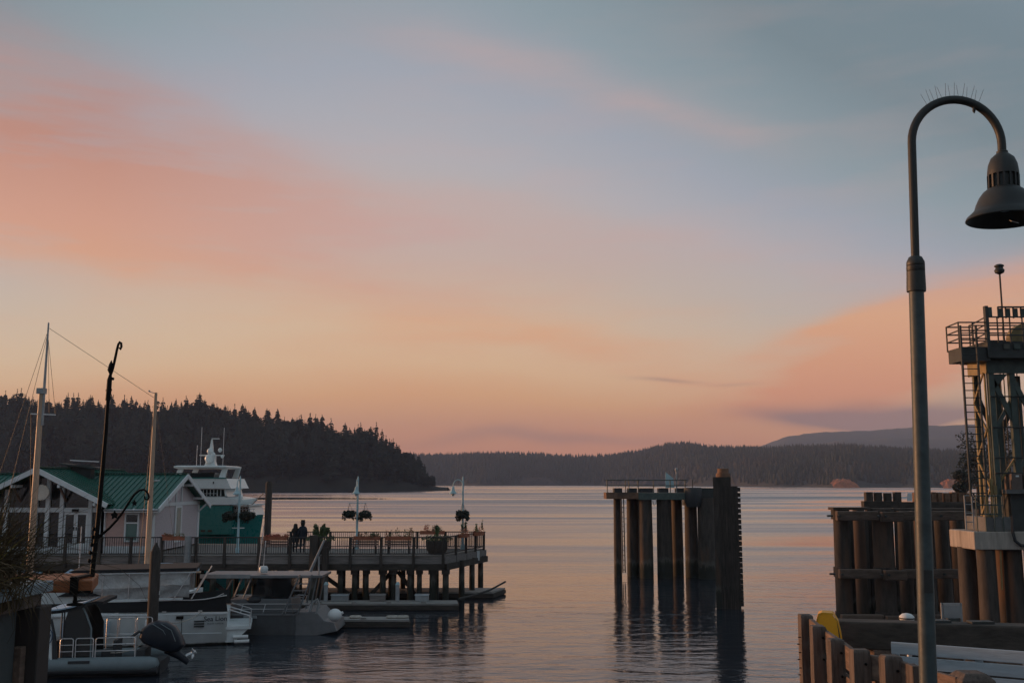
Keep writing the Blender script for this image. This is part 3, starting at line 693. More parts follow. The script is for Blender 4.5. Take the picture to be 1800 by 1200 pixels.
# wing roof: standing seam panels, front slope and back slope
OV = .55
def slope_panels(x0, x1, y_e, z_e, y_r, z_r, n, name='roof_panel', seam=True):
    a = Vector((0, y_e, z_e)); b = Vector((0, y_r, z_r)); d = (b - a); nr = Vector((0, -d.z, d.y)).normalized()
    if nr.z < 0: nr = -nr
    wd = (x1 - x0) / n
    me = MB(); q = lambda x, p, h: Vector((x, p.y, p.z)) + nr * h
    A = Vector((0, 0, 0)); Dv = Vector((0, d.y, d.z))
    pr = [(0, 0), (wd * .93, 0), (wd * .93, .05), (wd, .05), (wd, -.04), (0, -.04)]
    me.loft([[Vector((x, 0, 0)) + nr * h for x, h in pr], [Vector((x, Dv.y, Dv.z)) + nr * h for x, h in pr]])
    mesh = me.mesh(name, 'roof_green')
    for k in range(n): share(name, mesh, bl, Vector((x0 + k * wd, y_e, z_e)) - B)
ez = WE - .02
kz = (RZ - ez + .05) / (RY - WF + .6)
slope_panels(GX + GE + .15, EN + OV, WF - .6, ez - .05, RY, RZ, 10)
slope_panels(GX + .9, GX + GE + .15, WF + .35, ez - .05 + .95 * kz, RY, RZ, 9)
slope_panels(GX - GE - .15, GX - .9, WF + .35, ez - .05 + .95 * kz, RY, RZ, 9)
slope_panels(-37, GX - GE - .15, WF - .6, ez - .05, RY, RZ, 21)
slope_panels(-37, EN + OV, BK + .6, ez - .05, RY, RZ, 30)
m = MB(B); m.bar((-37, RY, RZ + .05), (EN + OV, RY, RZ + .05), .3, .06); m.build('ridge_cap', 'roof_green_dark', bl)
m = MB(B); m.box(wx0 + .2, EN + OV, WF - .68, WF - .6, ez - .28, ez - .09); m.build('eave_board', 'white_paint', bl)
for k in range(5):
    x = wx0 + .7 + k * .55; m = MB(B); m.box(x, x + .1, WF - .6, WF, ez - .2, ez - .06); m.build('rafter_tail', 'white_paint', bl)
for ye, s in ((WF - .68, 1), (BK + .68, -1)):           # white rakes of the right gable
    m = MB(B); m.bar((EN + OV + .03, ye, ez - .16), (EN + OV + .03, RY, RZ - .12), .07, .26); m.build('rake_board', 'white_paint', bl)
for ye, s in ((WF + 1.2, 1), (BK - 1.2, -1), (RY - .9, 1), (RY + .9, -1)):
    hh = RZ - abs(ye - RY) * (RZ - ez) / (RY - WF + .6) - .25
    m = MB(B); m.box(EN, EN + OV + .06, ye - .06, ye + .06, hh - .14, hh); m.build('lookout_beam', 'white_paint', bl)
for ye in (WF + .2, BK - .2):
    m = MB(B); m.bar((EN + .05, ye, WE - .5), (EN + OV, ye, WE - .02), .1, .1); m.build('knee_brace', 'white_paint', bl)
m = MB(B); m.tube([(wx0 + .2, WF - .74, ez - .16), (EN + OV, WF - .74, ez - .16)], .055, 8); m.build('gutter', 'galv', bl, smooth=True)
m = MB(B); m.tube([(EN - .25, WF - .72, ez - .2), (EN - .25, WF - .1, ez - .5), (EN - .25, WF - .1, Z0 + .1)], .04, 6); m.build('downpipe', 'white_paint', bl, smooth=True)
# entrance gable facing the camera
AZ = 7.42; GEZ = 5.42; FO = WF - 1.15; GEO = GE + .55
def gable_slope(sgn):
    a = Vector((GX + sgn * GEO, FO, GEZ)); r = Vector((GX, FO, AZ)); nrm = Vector((-(r.z - a.z), 0, (r.x - a.x))) * (-sgn)
    nrm = nrm.normalized();  nrm = nrm if nrm.z > 0 else -nrm
    n = 26; wd = (69 - FO) / n; me = MB(); Dv = r - a
    pr = [(0, 0), (wd * .93, 0), (wd * .93, .05), (wd, .05), (wd, -.05), (0, -.05)]
    me.loft([[Vector((0, y, 0)) + nrm * h for y, h in pr], [Dv + Vector((0, y, 0)) + nrm * h for y, h in pr]])
    mesh = me.mesh('roof_panel', 'roof_green')
    for k in range(n): share('roof_panel', mesh, bl, a + Vector((0, k * wd, 0)) - B)
    m = MB(B); m.bar((a.x, FO - .05, GEZ - .12), (GX, FO - .05, AZ - .12), .08, .27, up=(0, 1, 0)) if False else m.bar((a.x, FO - .05, GEZ - .1), (GX, FO - .05, AZ - .1), .08, .27); m.build('rake_board', 'white_paint', bl)
for s in (-1, 1): gable_slope(s)
m = MB(B); m.bar((GX, FO, AZ + .07), (GX, 69, AZ + .07), .3, .06); m.build('ridge_cap', 'roof_green_dark', bl)
for s in (-1, 1):
    for fx in (.32, .82):
        x = GX + s * GEO * fx; z = AZ - (AZ - GEZ) * fx - .3
        m = MB(B); m.box(x - .07, x + .07, FO - .04, WF, z - .16, z); m.build('lookout_beam', 'white_paint', bl)
        m = MB(B); m.bar((x, FO + .15, z - .12), (x, WF - .05, z - .95), .1, .1); m.build('knee_brace', 'siding_brown' if fx < .5 else 'white_paint', bl)
# glazed front under the gable: posts, beam, panes, double door
yw = WF - .05
m = MB(B); m.box(GX - GE, GX + GE, yw - .1, yw + .08, Z0 + 2.32, Z0 + 2.58); m.build('cross_trim', 'white_paint', bl)
for x in (X_(8, yw), X_(60, yw), X_(81, yw), X_(106, yw), X_(156.5, yw), X_(179, yw), GX + GE - .03):
    z1 = AZ - abs(x - GX) * (AZ - GEZ) / GEO - .2; m = MB(B); m.box(x - .11, x + .11, yw - .16, yw + .1, Z0, z1); m.build('post', 'white_paint', bl)
m = MB(B); m.box(GX - GE, GX + GE, yw - .08, yw + .08, Z0, Z0 + .4); m.build('skirting', 'white_paint', bl)
seg = [(GX - GE, X_(8, yw)), (X_(8, yw), X_(60, yw)), (X_(60, yw), X_(81, yw)), (X_(81, yw), X_(106, yw)), (X_(106, yw), X_(156.5, yw)), (X_(156.5, yw), X_(179, yw)), (X_(179, yw), GX + GE)]
for k, (a, b) in enumerate(seg):
    a += .12; b -= .12
    if b - a < .1: continue
    za = AZ - abs(a - GX) * (AZ - GEZ) / GEO - .22; zb = AZ - abs(b - GX) * (AZ - GEZ) / GEO - .22
    if k in (5, 6): g = MB(B); g.prism([(a, yw, Z0 + 2.6), (b, yw, Z0 + 2.6), (b, yw, zb), (a, yw, za)], (0, .05, 0)); g.build('gable_panel', 'siding_brown', bl)
    else:
        g = MB(B); g.prism([(a, yw, Z0 + 2.6), (b, yw, Z0 + 2.6), (b, yw, zb), (a, yw, za)], (0, .03, 0)); g.build('pane', 'glass', bl)
    if k == 4: continue
    g = MB(B); g.box(a, b, yw, yw + .03, Z0 + .4, Z0 + 2.3); g.build('pane', 'glass', bl)
a, b = seg[4]; mid_ = (a + b) / 2
for x0, x1 in ((a + .14, mid_ - .01), (mid_ + .01, b - .14)):
    m = MB(B)
    for q in ((x0, x0 + .1, Z0 + .4, Z0 + 2.3), (x1 - .1, x1, Z0 + .4, Z0 + 2.3), (x0 + .1, x1 - .1, Z0 + .4, Z0 + .58), (x0 + .1, x1 - .1, Z0 + 2.18, Z0 + 2.3)): m.box(q[0], q[1], yw - .06, yw + .03, q[2], q[3])
    d_ = m.build('door', 'white_paint', bl); g = MB(B); g.box(x0 + .1, x1 - .1, yw - .02, yw + .005, Z0 + .58, Z0 + 2.18); g.build('pane', 'glass', d_)
    g = MB(B); hx = x1 - .06 if x1 < mid_ else x0 + .06; g.box(hx - .015, hx + .015, yw - .11, yw - .06, Z0 + 1.3, Z0 + 1.5); g.build('handle', 'black_iron', d_)
m = MB(B); m.box(mid_ - .16, mid_ + .16, yw - .28, yw - .1, Z0 + 2.36, Z0 + 2.5); m.build('door_lamp', 'black_iron', bl)
m = MB(B); m.box(GX - GE, EN - .15, WF + 3.4, WF + 3.5, Z0, WE + .4); m.build('inner_wall', 'siding_brown', bl)
sg = MB(); sg.tube([(0, -.06, 0), (0, .06, 0)], .44, 28); o = sg.build('round_sign', 'sign_disc', None, smooth=True); p = at(73, 865, FO + .35); o.location = p; tag(o, 'round beige sign hanging under the entrance gable of the building', 'sign')
m = MB(B)
c = at(140, 818, 61.0); m.bar(c + Vector((-1.0, 0, .1)), c + Vector((1.3, 0, -.18)), 1.2, .1); m.build('skylight', 'steel_dark', bl)
m = MB(B); m.bar(c + Vector((-.5, .2, .32)), c + Vector((.9, .2, .25)), .9, .06); m.build('vent_hood', 'white_paint', bl)
m = MB(B); m.box(c.x - .6, c.x + .8, c.y - .3, c.y + .3, c.z - .8, c.z + .05); m.build('vent_curb', 'steel_dark', bl)

# ---- pier lamps and hanging baskets ---------------------------------------------
lr = random.Random(3)
def pier_lamp(px, D, label, arm):                        # arm: unit vector of the lamp arm
    x = X_(px, D); t_ = thing('pier_lamp', label, 'lamp post', (x, D, DZ), 0, 'lamp posts along the pier')
    m = MB(); m.lathe([(.13, 0), (.13, .25), (.075, .32), (.07, 2), (.055, 4.25), (.03, 4.33), (.0, 4.4)], n=12); m.build('pole', 'lamp_pale', t_, smooth=True)
    a = Vector(arm); pts = [Vector((0, 0, 3.75)) + a * .0]
    for k in range(9):
        q = math.pi * k / 8; pts.append(Vector((0, 0, 3.75)) + a * (.3 - .3 * math.cos(q)) + Vector((0, 0, .42 * math.sin(q))))
    m = MB(); m.tube(pts, .028, 6); m.bar((0, 0, 3.45), a * .42 + Vector((0, 0, 3.45)), .025, .025); m.build('arm', 'lamp_pale', t_, smooth=True)
    e = a * .6
    m = MB(); m.lathe([(.05, 3.76), (.09, 3.68), (.1, 3.55), (.14, 3.48), (.23, 3.34), (.22, 3.31), (.1, 3.3)], (e.x, e.y, 0), 14); m.build('shade', 'lamp_pale', t_, smooth=True)
    m = MB(); m.ball((e.x, e.y, 3.27), .1); m.build('globe', 'white_gel', t_, smooth=True)
    b = Vector((-a.y, a.x, 0)); m = MB(); m.bar(b * .55 + Vector((0, 0, 2.75)), b * -.55 + Vector((0, 0, 2.75)), .03, .03); m.build('basket_bar', 'lamp_pale', t_)
    return Vector((x, D, DZ)), b
def basket(p, r, seed, label):
    rr = random.Random(seed); t_ = thing('hanging_basket', label, 'flower basket', p, 0, 'hanging baskets on the pier lamps')
    m = MB(); m.lathe([(.02, -.42), (.16, -.38), (.24, -.2), (.26, -.1)], n=12); m.build('basket', 'planter_dark', t_, smooth=True)
    m = MB(); m.leaves((0, 0, -.16), r, r, r * .62, 420, .085, rr)
    for _ in range(9):
        a = rr.uniform(0, 6.28); m.leaves((math.cos(a) * r * .8, math.sin(a) * r * .8, -.3 + rr.uniform(-.15, .3)), .16, .16, .16, 40, .085, rr)
    m.build('foliage', 'leaf_dark', t_)
    m = MB()
    for k in range(3):
        a = 2.1 * k; m.tube([(0, 0, .5), (.24 * math.cos(a), .24 * math.sin(a), -.1)], .008, 4)
    m.build('chain', 'black_iron', t_)
for i, (px, D, lab, arm, who) in enumerate(((418, 58.2, 'grey lamp post beside the green hulled yacht, in front of the building', (0, -1, 0), 'nearest the building'),
                                (627, 61.3, 'grey lamp post with two separate flower baskets, mid pier', (0, -1, 0), 'on the middle lamp post'),
                                (813, 61.3, 'grey gooseneck lamp post at the outer end of the pier', (-1, 0, 0), 'on the outermost lamp post'))):
    p, b = pier_lamp(px, D, lab, arm)
    for s, nm in ((1, 'right' if i < 2 else 'near'), (-1, 'left' if i < 2 else 'far')):
        q = p + b * .48 * s + Vector((0, 0, 2.25)); basket(q, .38 if i else .45, 7 * i + s + 20, f'dark leafy flower basket hanging {who}, {nm} side')

# ---- flower boxes on the railings -------------------------------------------------
def flower_box(px, D, L, label, rot=0, tall=.3, z=DZ + .86, seed=1, x=None, material='leaf_flower', spikes=0):
    rr = random.Random(seed); x = X_(px, D) if x is None else x
    t_ = thing('flower_box', label, 'flower box', (x, D, z), rot, 'flower boxes on the pier railing')
    m = MB(); s = L / 2
    m.prism([(-s, -.13, 0), (s, -.13, 0), (s, .13, 0), (-s, .13, 0)], (0, 0, .02))
    for q in ((-s, s, -.15, -.13), (-s, s, .13, .15), (-s, -s + .02, -.13, .13), (s - .02, s, -.13, .13)): m.box(q[0], q[1], q[2], q[3], 0, .21)
    m.build('box', 'terracotta', t_)
    m = MB(); m.box(-s + .02, s - .02, -.13, .13, .02, .18); m.build('soil', 'soil', t_)
    m = MB()
    for k in range(int(L * 6)):
        m.leaves((rr.uniform(-s, s), rr.uniform(-.1, .1), (.22 + rr.uniform(0, tall * .5))), .17, .17, tall * .6 + .05, 34, .07, rr)
    m.build('flowers', material, t_)
    if spikes:
        m = MB()
        for k in range(spikes):
            a = rr.uniform(-s, s); d = Vector((rr.uniform(-.5, .5), rr.uniform(-.2, .2), 1)).normalized(); l = rr.uniform(.35, .7)
            m.leaves(Vector((a, 0, .25)) + d * l * .6, .05 + abs(d.x) * .2, .05, l * .5, 24, .11, rr)
        m.build('leaves', 'leaf', t_)
flower_box(308, yf - .16, 1.35, 'terracotta flower box on the railing in front of the shaded lilac gable wall', seed=1, tall=.12)
flower_box(484, yf - .16, 1.25, 'terracotta flower box on the railing left of the two people', seed=2, tall=.1)
flower_box(645, yf - .16, 1.45, 'terracotta flower box below the middle lamp post', seed=3, tall=.16)
flower_box(700, yf - .16, 1.45, 'terracotta flower box with taller plants right of the middle lamp post', seed=4, tall=.4, material='leaf_flower')
flower_box(760, 61.95, 1.5, 'flower box with red flowers on the far railing beyond the big planter', seed=5, tall=.34)
flower_box(0, 58.3, 1.1, 'flower box with an upright plant on the pier end railing', R(70), seed=6, tall=.3, x=XR + (XE - XR) * .38 + .2, spikes=5)
flower_box(0, 60.6, 1.1, 'flower box at the outermost corner of the pier', R(70), seed=8, tall=.3, x=XR + (XE - XR) * .75 + .2, spikes=2)
def big_planter(px, D, wd, label, seed, spk):
    rr = random.Random(seed); t_ = thing('planter', label, 'planter', (X_(px, D), D, DZ))
    m = MB(); m.lathe([(wd * .38, 0), (wd * .5, .3), (wd * .52, .72), (wd * .5, .75), (wd * .44, .7)], n=16); m.build('tub', 'planter_dark', t_, smooth=True)
    m = MB(); m.leaves((0, 0, .85), wd * .75, wd * .6, .22, 320, .1, rr)
    for k in range(spk):
        a = rr.uniform(-.75, .75); d = Vector((a, rr.uniform(-.3, .3), rr.uniform(.35, 1))).normalized(); l = rr.uniform(.5, 1.0)
        for q in range(3):
            m.tube([Vector((0, 0, .8)), Vector((0, 0, .8)) + d * l * .6 + Vector((rr.uniform(-.1, .1), 0, .1)), Vector((0, 0, .8)) + d * l], [.03, .045, .01], 4)
        m.leaves(Vector((0, 0, .8)) + d * l * .8, .12, .1, .12, 22, .12, rr)
    m.build('foliage', 'leaf', t_)
big_planter(563, 57.4, 1.2, 'big tub planter with spiky leaves beside the two people', 4, 12)
big_planter(768, 57.3, 1.2, 'big dark tub planter near the pier corner', 9, 3)
def deck_bench(px, L, label):
    t_ = thing('deck_bench', label, 'bench', (X_(px, 57.0), 57.0, DZ), 0, 'benches along the pier')
    for z in (.5, .64, .78):
        m = MB(); m.box(-L / 2, L / 2, -.03, .0, z, z + .11); m.build('back_slat', 'bench_brown', t_)
    for y in (.05, .2, .35):
        m = MB(); m.box(-L / 2, L / 2, y, y + .12, .4, .44); m.build('seat_slat', 'bench_brown', t_)
    for x in (-L / 2 + .15, L / 2 - .2):
        m = MB(); m.box(x, x + .06, 0, .05, 0, .87); m.box(x, x + .06, .4, .45, 0, .4); m.box(x, x + .06, .05, .4, .34, .4); m.build('leg', 'rail_dark', t_)
deck_bench(485, 1.7, 'brown slatted bench on the pier left of the two people')
deck_bench(640, 1.6, 'brown slatted bench on the pier below the middle lamp post')
deck_bench(700, 1.5, 'brown slatted bench on the pier right of the middle lamp post')

# ---- two people standing at the far railing ---------------------------------------
def person(px, D, hh, rot, label, hat, arm_r, coat, seed, dress):
    t_ = thing('person', label, 'person', (X_(px, D), D, DZ), rot)
    k = hh / 1.75
    P = [(0, 0, .93), (0, .0, 1.12), (0, .01, 1.34), (0, .01, 1.47), (0, -.01, 1.54), (0, -.01, 1.64), (0, -.01, 1.72),
         (.09, 0, .86), (.10, -.01, .50), (.10, .02, .09), (.11, -.14, .04), (-.09, 0, .86), (-.10, .02, .50), (-.10, .05, .09), (-.11, -.10, .04),
         (.18, .01, 1.41), arm_r[0], arm_r[1], arm_r[2], (-.18, .01, 1.41), (-.24, .02, 1.13), (-.22, -.10, .90), (-.21, -.13, .81)]
    rad = [.13, .125, .15, .10, .055, .095, .07, .10, .068, .045, .04, .10, .068, .045, .04, .07, .05, .037, .035, .07, .05, .037, .035]
    Ed = [(0, 1), (1, 2), (2, 3), (3, 4), (4, 5), (5, 6), (0, 7), (7, 8), (8, 9), (9, 10), (0, 11), (11, 12), (12, 13), (13, 14), (3, 15), (15, 16), (16, 17), (17, 18), (3, 19), (19, 20), (20, 21), (21, 22)]
    me = bpy.data.meshes.new('body'); me.from_pydata([tuple(c * k for c in p) for p in P], Ed, []); me.materials.append(MATS[coat])
    o = bpy.data.objects.new('body', me); C.objects.link(o); o.parent = t_
    sk = o.modifiers.new('skin', 'SKIN'); sk.use_smooth_shade = True
    lay = me.skin_vertices[0] if len(me.skin_vertices) else None
    if lay is None:
        bpy.context.view_layer.objects.active = o; bpy.ops.mesh.customdata_skin_add(); lay = me.skin_vertices[0]
    for i, r in enumerate(rad): lay.data[i].radius = (r * k, r * k * (.8 if i in (0, 1, 2) else 1)); lay.data[i].use_root = (i == 0)
    su = o.modifiers.new('sub', 'SUBSURF'); su.levels = 2; su.render_levels = 2
    m = MB(); m.lathe([(.06, 1.52), (.115, 1.56), (.12, 1.66), (.1, 1.74), (.02, 1.775)] if not dress else [(.1, 1.26), (.15, 1.3), (.14, 1.5), (.125, 1.64), (.1, 1.735), (.02, 1.77)], (0, .03, 0), 12)
    for i, v in enumerate(m.v): m.v[i] = tuple(c * k for c in v)
    m.build('hair', 'hair', t_, smooth=True)
    m = MB(); m.ball((0, -.085, 1.63), .075, .05, .1)
    m.ball((0, -.14, 1.62), .014, .02, .022, 6, 4)
    for i, v in enumerate(m.v): m.v[i] = tuple(c * k for c in v)
    m.build('face', 'skin', t_, smooth=True)
    m = MB()
    if dress: m.lathe([(.24, .62), (.21, .85), (.17, 1.05), (.19, 1.3), (.14, 1.45), (.07, 1.5)], n=16)
    else: m.lathe([(.205, .8), (.19, 1.0), (.21, 1.25), (.2, 1.4), (.09, 1.5)], n=16)
    for i, v in enumerate(m.v): m.v[i] = (v[0] * k, v[1] * k * .75, v[2] * k)
    m.build('coat', coat, t_, smooth=True)
    if hat:
        m = MB(); m.lathe([(.19, 1.70), (.195, 1.715), (.12, 1.735), (.118, 1.84), (.1, 1.87), (.02, 1.875)], (0, .0, 0), 16)
        for i, v in enumerate(m.v): m.v[i] = tuple(c * k for c in v)
        m.build('hat', 'cloth_dark', t_, smooth=True)
person(519, 58.4, 1.64, R(172), 'person in dark coat with long dark hair, standing at the left of the pair', False, [(.25, .02, 1.13), (.22, -.08, .92), (.21, -.1, .83)], 'cloth_dark', 1, True)
person(531.5, 58.3, 1.74, R(-172), 'person in dark navy jacket and brimmed hat, standing at the right of the pair', True, [(.27, .06, 1.14), (.25, -.04, .92), (.24, -.07, .82)], 'cloth_navy', 2, False)

# ---- mooring pile by the yacht
o = MB().tube([(0, 0, -2), (0, 0, 6.55), (0, 0, 6.7)], [.24, .23, .14], 14).build('mooring_pile', 'pile', None, smooth=True); o.location = (X_(470, 69), 69, 0)
tag(o, 'tall dark mooring pile right of the green hulled yacht', 'pile')

# ---- big motor yacht behind the pier ---------------------------------------------
def hull_mesh(m, L, Bm, zs, rake, keel=-.6, n=16, tr=.92, full=.55, zst=None):
    """stern at x=0, stem at x=L; zs(t) gunwale height"""
    rings = []
    for i in range(n + 1):
        t_ = i / n; hb = Bm / 2 * (1 - max(0, (t_ - full) / (1 - full)) ** 2.1) * (tr + (1 - tr) * min(1, t_ * 4)) + .02
        zg = zs(t_); zk = keel + max(0, (t_ - .75) / .25) ** 2 * (-keel + .2); x = L * t_; xr = x + rake * max(0, (t_ - .5) / .5) ** 1.5
        ch = zk + (zg - zk) * .35
        rings.append([(x, -hb * .45, zk), (x + (xr - x) * .3, -hb * .86, ch), (xr, -hb, zg), (xr, hb, zg), (x + (xr - x) * .3, hb * .86, ch), (x, hb * .45, zk)])
    m.loft(rings); return rings
def wl(rows):                                           # helper: list of boxes to one mesh
    m = MB()
    for r in rows: m.box(*r)
    return m
YD = 77.0
ya = thing('motor_yacht', 'big motor yacht with teal hull and white upper decks behind the pier', 'yacht', (X_(462, YD) - 19.0, YD, 0))
L_ = 19.0; m = MB()
hull_mesh(m, L_ - .5, 5.2, lambda t_: 2.9 + .0 * t_ if t_ < .8 else 3.9 + .3 * t_, .5, full=.75, keel=-1); m.build('hull', 'teal', ya, smooth=True)
zp = lambda y: Z_(y, YD)
m = MB(); m.box(1.5, L_ - 1.7, -2.58, 2.58, 2.85, zp(887)); m.build('main_deck', 'teal', ya)
m = MB(); m.bar((0, -2.66, zp(925)), (L_ - .8, -2.3, zp(925)), .08, .07); m.build('rub_rail', 'yacht_white', ya)
for x in (14.6, 15.1, 15.6, 12.5, 12.0):
    m = MB(); m.box(x, x + .3, -2.66, -2.55, zp(931), zp(928)); m.build('port_light', 'glass', ya)
z0, z1 = zp(886), zp(872)
m = MB(); m.prism([(1.2, -2.65, z0 + .02), (17.6, -2.65, z0 + .02), (17.9, -2.65, z1 - .2), (16.6, -2.65, z1), (1.2, -2.65, z1)], (0, 5.3, 0)); m.build('upper_bulwark', 'yacht_white', ya)
zb, zt = zp(872), zp(858)
def px_x(px): return X_(px, YD) - ya.location.x
m = MB(); m.prism([(2.5, -2.2, zb), (px_x(411.5), -2.2, zb), (px_x(407.5), -2.2, zt), (2.5, -2.2, zt)], (0, 4.4, 0)); m.build('wheelhouse', 'yacht_white', ya)
for k in range(9):
    x0 = px_x(405.5 - k * 6.0); x1 = x0 - .19; m = MB(); m.prism([(x1, -2.23, zb + .06), (x0 + (.08 if k == 0 else 0), -2.23, zb + .06), (x0, -2.23, zt - .06), (x1, -2.23, zt - .06)], (0, .06, 0)); m.build('window', 'glass', ya)
m = MB(); m.prism([(2, -2.5, zt), (px_x(420), -2.5, zt), (px_x(418), -2.5, zt + .12), (px_x(411), -2.5, zp(841)), (2, -2.5, zp(840))], (0, 5, 0)); m.build('fly_bridge_coaming', 'yacht_white', ya)
m = MB(); m.bar((2, -2.52, zp(840)), (px_x(411), -2.52, zp(840)), .07, .08); m.build('coaming_rail', 'teal', ya)
m = MB(); m.box(px_x(388), px_x(390), -2.53, -2.48, zp(850), zp(846)); m.build('cleat', 'steel_dark', ya)
# hardtop on raked legs
for a, b in (((px_x(399), zp(840)), (px_x(405), zp(823))), ((px_x(322), zp(840)), (px_x(329), zp(823)))):
    for y in (-1.9, 1.7):
        m = MB(); m.prism([(a[0] - .25, y, a[1]), (a[0] + .2, y, a[1]), (b[0] + .12, y, b[1]), (b[0] - .25, y, b[1])], (0, .2, 0)); m.build('hardtop_leg', 'yacht_white', ya)
m = MB(); m.loft([[(px_x(317) + d, -2.2 + d, z), (px_x(407) - d, -2.2 + d, z), (px_x(407) - d, 2.2 - d, z), (px_x(317) + d, 2.2 - d, z)] for z, d in ((zp(824), .25), (zp(822.5), .02), (zp(820), 0), (zp(818.6), .2))]); m.build('hardtop', 'yacht_white', ya)
m = MB(); m.prism([(px_x(340), -1.8, zp(840)), (px_x(384), -1.8, zp(840)), (px_x(386), -1.8, zp(831)), (px_x(345), -1.8, zp(831))], (0, 3.4, 0)); m.build('helm_seating', 'glass', ya)
# mast with radomes
mx = px_x(366)
m = MB(); m.loft([[(mx - a, -a * .8, z), (mx + a, -a * .8, z), (mx + a, a * .8, z), (mx - a, a * .8, z)] for a, z in ((.42, zp(819)), (.3, zp(808)), (.32, zp(801)), (.14, zp(797)), (.12, zp(786)), (.05, zp(772)))]); m.build('mast', 'yacht_white', ya)
m = MB(); m.box(mx - .85, mx + .95, -.25, .25, zp(800) - .03, zp(799)); m.build('mast_platform', 'yacht_white', ya)
for px, py, r in ((365, 806, .34), (366, 793, .24), (383.5, 791, .16), (371, 799, .2), (388, 802, .13)):
    m = MB(); m.ball((px_x(px), -.35, zp(py)), r, r, r * 1.05); m.build('radome', 'yacht_white', ya, smooth=True)
m = MB(); m.box(mx + .0, mx + .55, -.1, .1, zp(771.5), zp(770)); m.build('radar_bar', 'yacht_white', ya)
for px, y0, y1 in ((356, 819, 752), (395, 819, 753), (349, 819, 783), (383, 815, 800)):
    m = MB(); m.tube([(px_x(px), -1.2, zp(y0)), (px_x(px), -1.2, zp(y1))], .02, 5); m.build('aerial', 'stainless', ya)
# lower deckhouse and foredeck
m = MB(); m.prism([(px_x(418), -2.0, zp(905)), (px_x(453), -2.0, zp(905)), (px_x(447), -2.0, zp(888)), (px_x(418), -2.0, zp(887))], (0, 4, 0)); m.build('forward_house', 'yacht_white', ya)
for k in range(5):
    x0 = px_x(424 + k * 5); m = MB(); m.prism([(x0, -2.03, zp(903)), (x0 + .16, -2.03, zp(903)), (x0 + .13, -2.03, zp(890)), (x0 - .03, -2.03, zp(890))], (0, .05, 0)); m.build('window', 'glass', ya)
m = MB(); m.box(px_x(418), px_x(452), -2.3, 2.3, zp(888.0), zp(885)); m.build('forward_roof', 'yacht_white', ya)
m = MB(); m.tube([(px_x(425), -1.9, zp(885)), (px_x(425), -1.9, zp(857)), (px_x(432), -1.9, zp(857))], .05, 6); m.box(px_x(424), px_x(434), -2.1, -1.6, zp(858.5), zp(856.5)); m.build('wing_station', 'yacht_white', ya)
m = MB(); m.ball((px_x(430), -1.9, zp(873)), .28, .28, .2); m.build('life_raft', 'yacht_white', ya, smooth=True)
m = MB()
for k in range(6):
    x = px_x(428 + k * 6); m.tube([(x, -2.35, zp(904)), (x, -2.35, zp(893))], .018, 5)
m.tube([(px_x(428), -2.35, zp(893)), (px_x(460), -2.2, zp(893))], .022, 5); m.build('bow_rail', 'stainless', ya)
m = MB()
for k in range(14):
    x = 3.2 + k * 1.0; m.tube([(x, -2.6, zp(872)), (x, -2.6, zp(866.5))], .016, 5)
m.tube([(3.2, -2.6, zp(866.5)), (16.2, -2.6, zp(866.5))], .02, 5); m.build('side_rail', 'stainless', ya)
m = MB(); m.box(2.5, px_x(412), -2.24, -2.2, zb - .02, zb + .04); m.build('window_sill', 'steel_dark', ya)
ml = MB(); a = at(425, 888, 75); b = at(464, 866, 68.9)
ml.tube([a, a.lerp(b, .5) + Vector((0, 0, -.35)), b], .03, 5); o = ml.build('mooring_line', 'rope'); tag(o, 'slack mooring line from the yacht to the tall dark pile', 'rope')

# ================================================================== BOATS AND FLOATS
def float_dock(name, label, pts, z, th, plank=True):
    c = Vector(pts[0]); t_ = thing(name, label, 'float', (c.x, c.y, 0), 0, 'floating docks below the pier')
    o = Vector((c.x, c.y, 0))
    m = MB(o); m.prism([(p[0], p[1], z - .09) for p in pts], (0, 0, .09)); m.build('deck', 'float_wood', t_)
    cx = sum(p[0] for p in pts) / len(pts); cy = sum(p[1] for p in pts) / len(pts)
    q = [(p[0] + (cx - p[0]) * .006 , p[1] + (cy - p[1]) * .05) for p in pts]
    m = MB(o); m.prism([(p[0], p[1], -.3) for p in q], (0, 0, z + .2)); m.build('float_body', 'float_dark', t_)
    n = len(pts)
    for i in range(n):
        a, b = pts[i], pts[(i + 1) % n]; m = MB(o); m.bar((a[0], a[1], z - .22), (b[0], b[1], z - .22), .1, .2); m.build('edge_timber', 'timber_dark_h', t_)
    L = abs(pts[1][0] - pts[0][0]); k = int(L / 1.6)
    for i in range(1, k):
        x = pts[0][0] + (pts[1][0] - pts[0][0]) * i / k; m = MB(o); m.box(x - .12, x + .12, pts[0][1] + .08, pts[0][1] + .2, z + .004, z + .09); m.build('mooring_cleat', 'float_wood', t_)
    return t_
float_dock('floating_dock', 'long dark float under the pier whose end sticks out past the piles', [(X_(500, 58.9), 58.9), (X_(866, 58.9), 58.9), (X_(888, 61.3), 61.3), (X_(500, 61.3), 61.3)], .36, .5)
float_dock('floating_dock', 'pale long float in front of the pier piles', [(X_(380, 53.4), 53.4), (X_(806, 53.4), 53.4), (X_(804, 54.9), 54.9), (X_(380, 54.9), 54.9)], .36, .5)
float_dock('floating_dock', 'short weathered finger float beside the aluminium boat and its white buoy', [(X_(560, 47.2), 47.2), (X_(721, 47.2), 47.2), (X_(719, 48.3), 48.3), (X_(560, 48.3), 48.3)], .36, .5)
fl = MB(); fl.tube([at(806, 1052, 53.6), at(832, 1046, 56), at(862, 1036, 59), at(888, 1022, 60.5)], .06, 6); tag(fl.build('boom_line', 'float_dark'), 'dark floating line between the pale float and the dark float', 'rope')
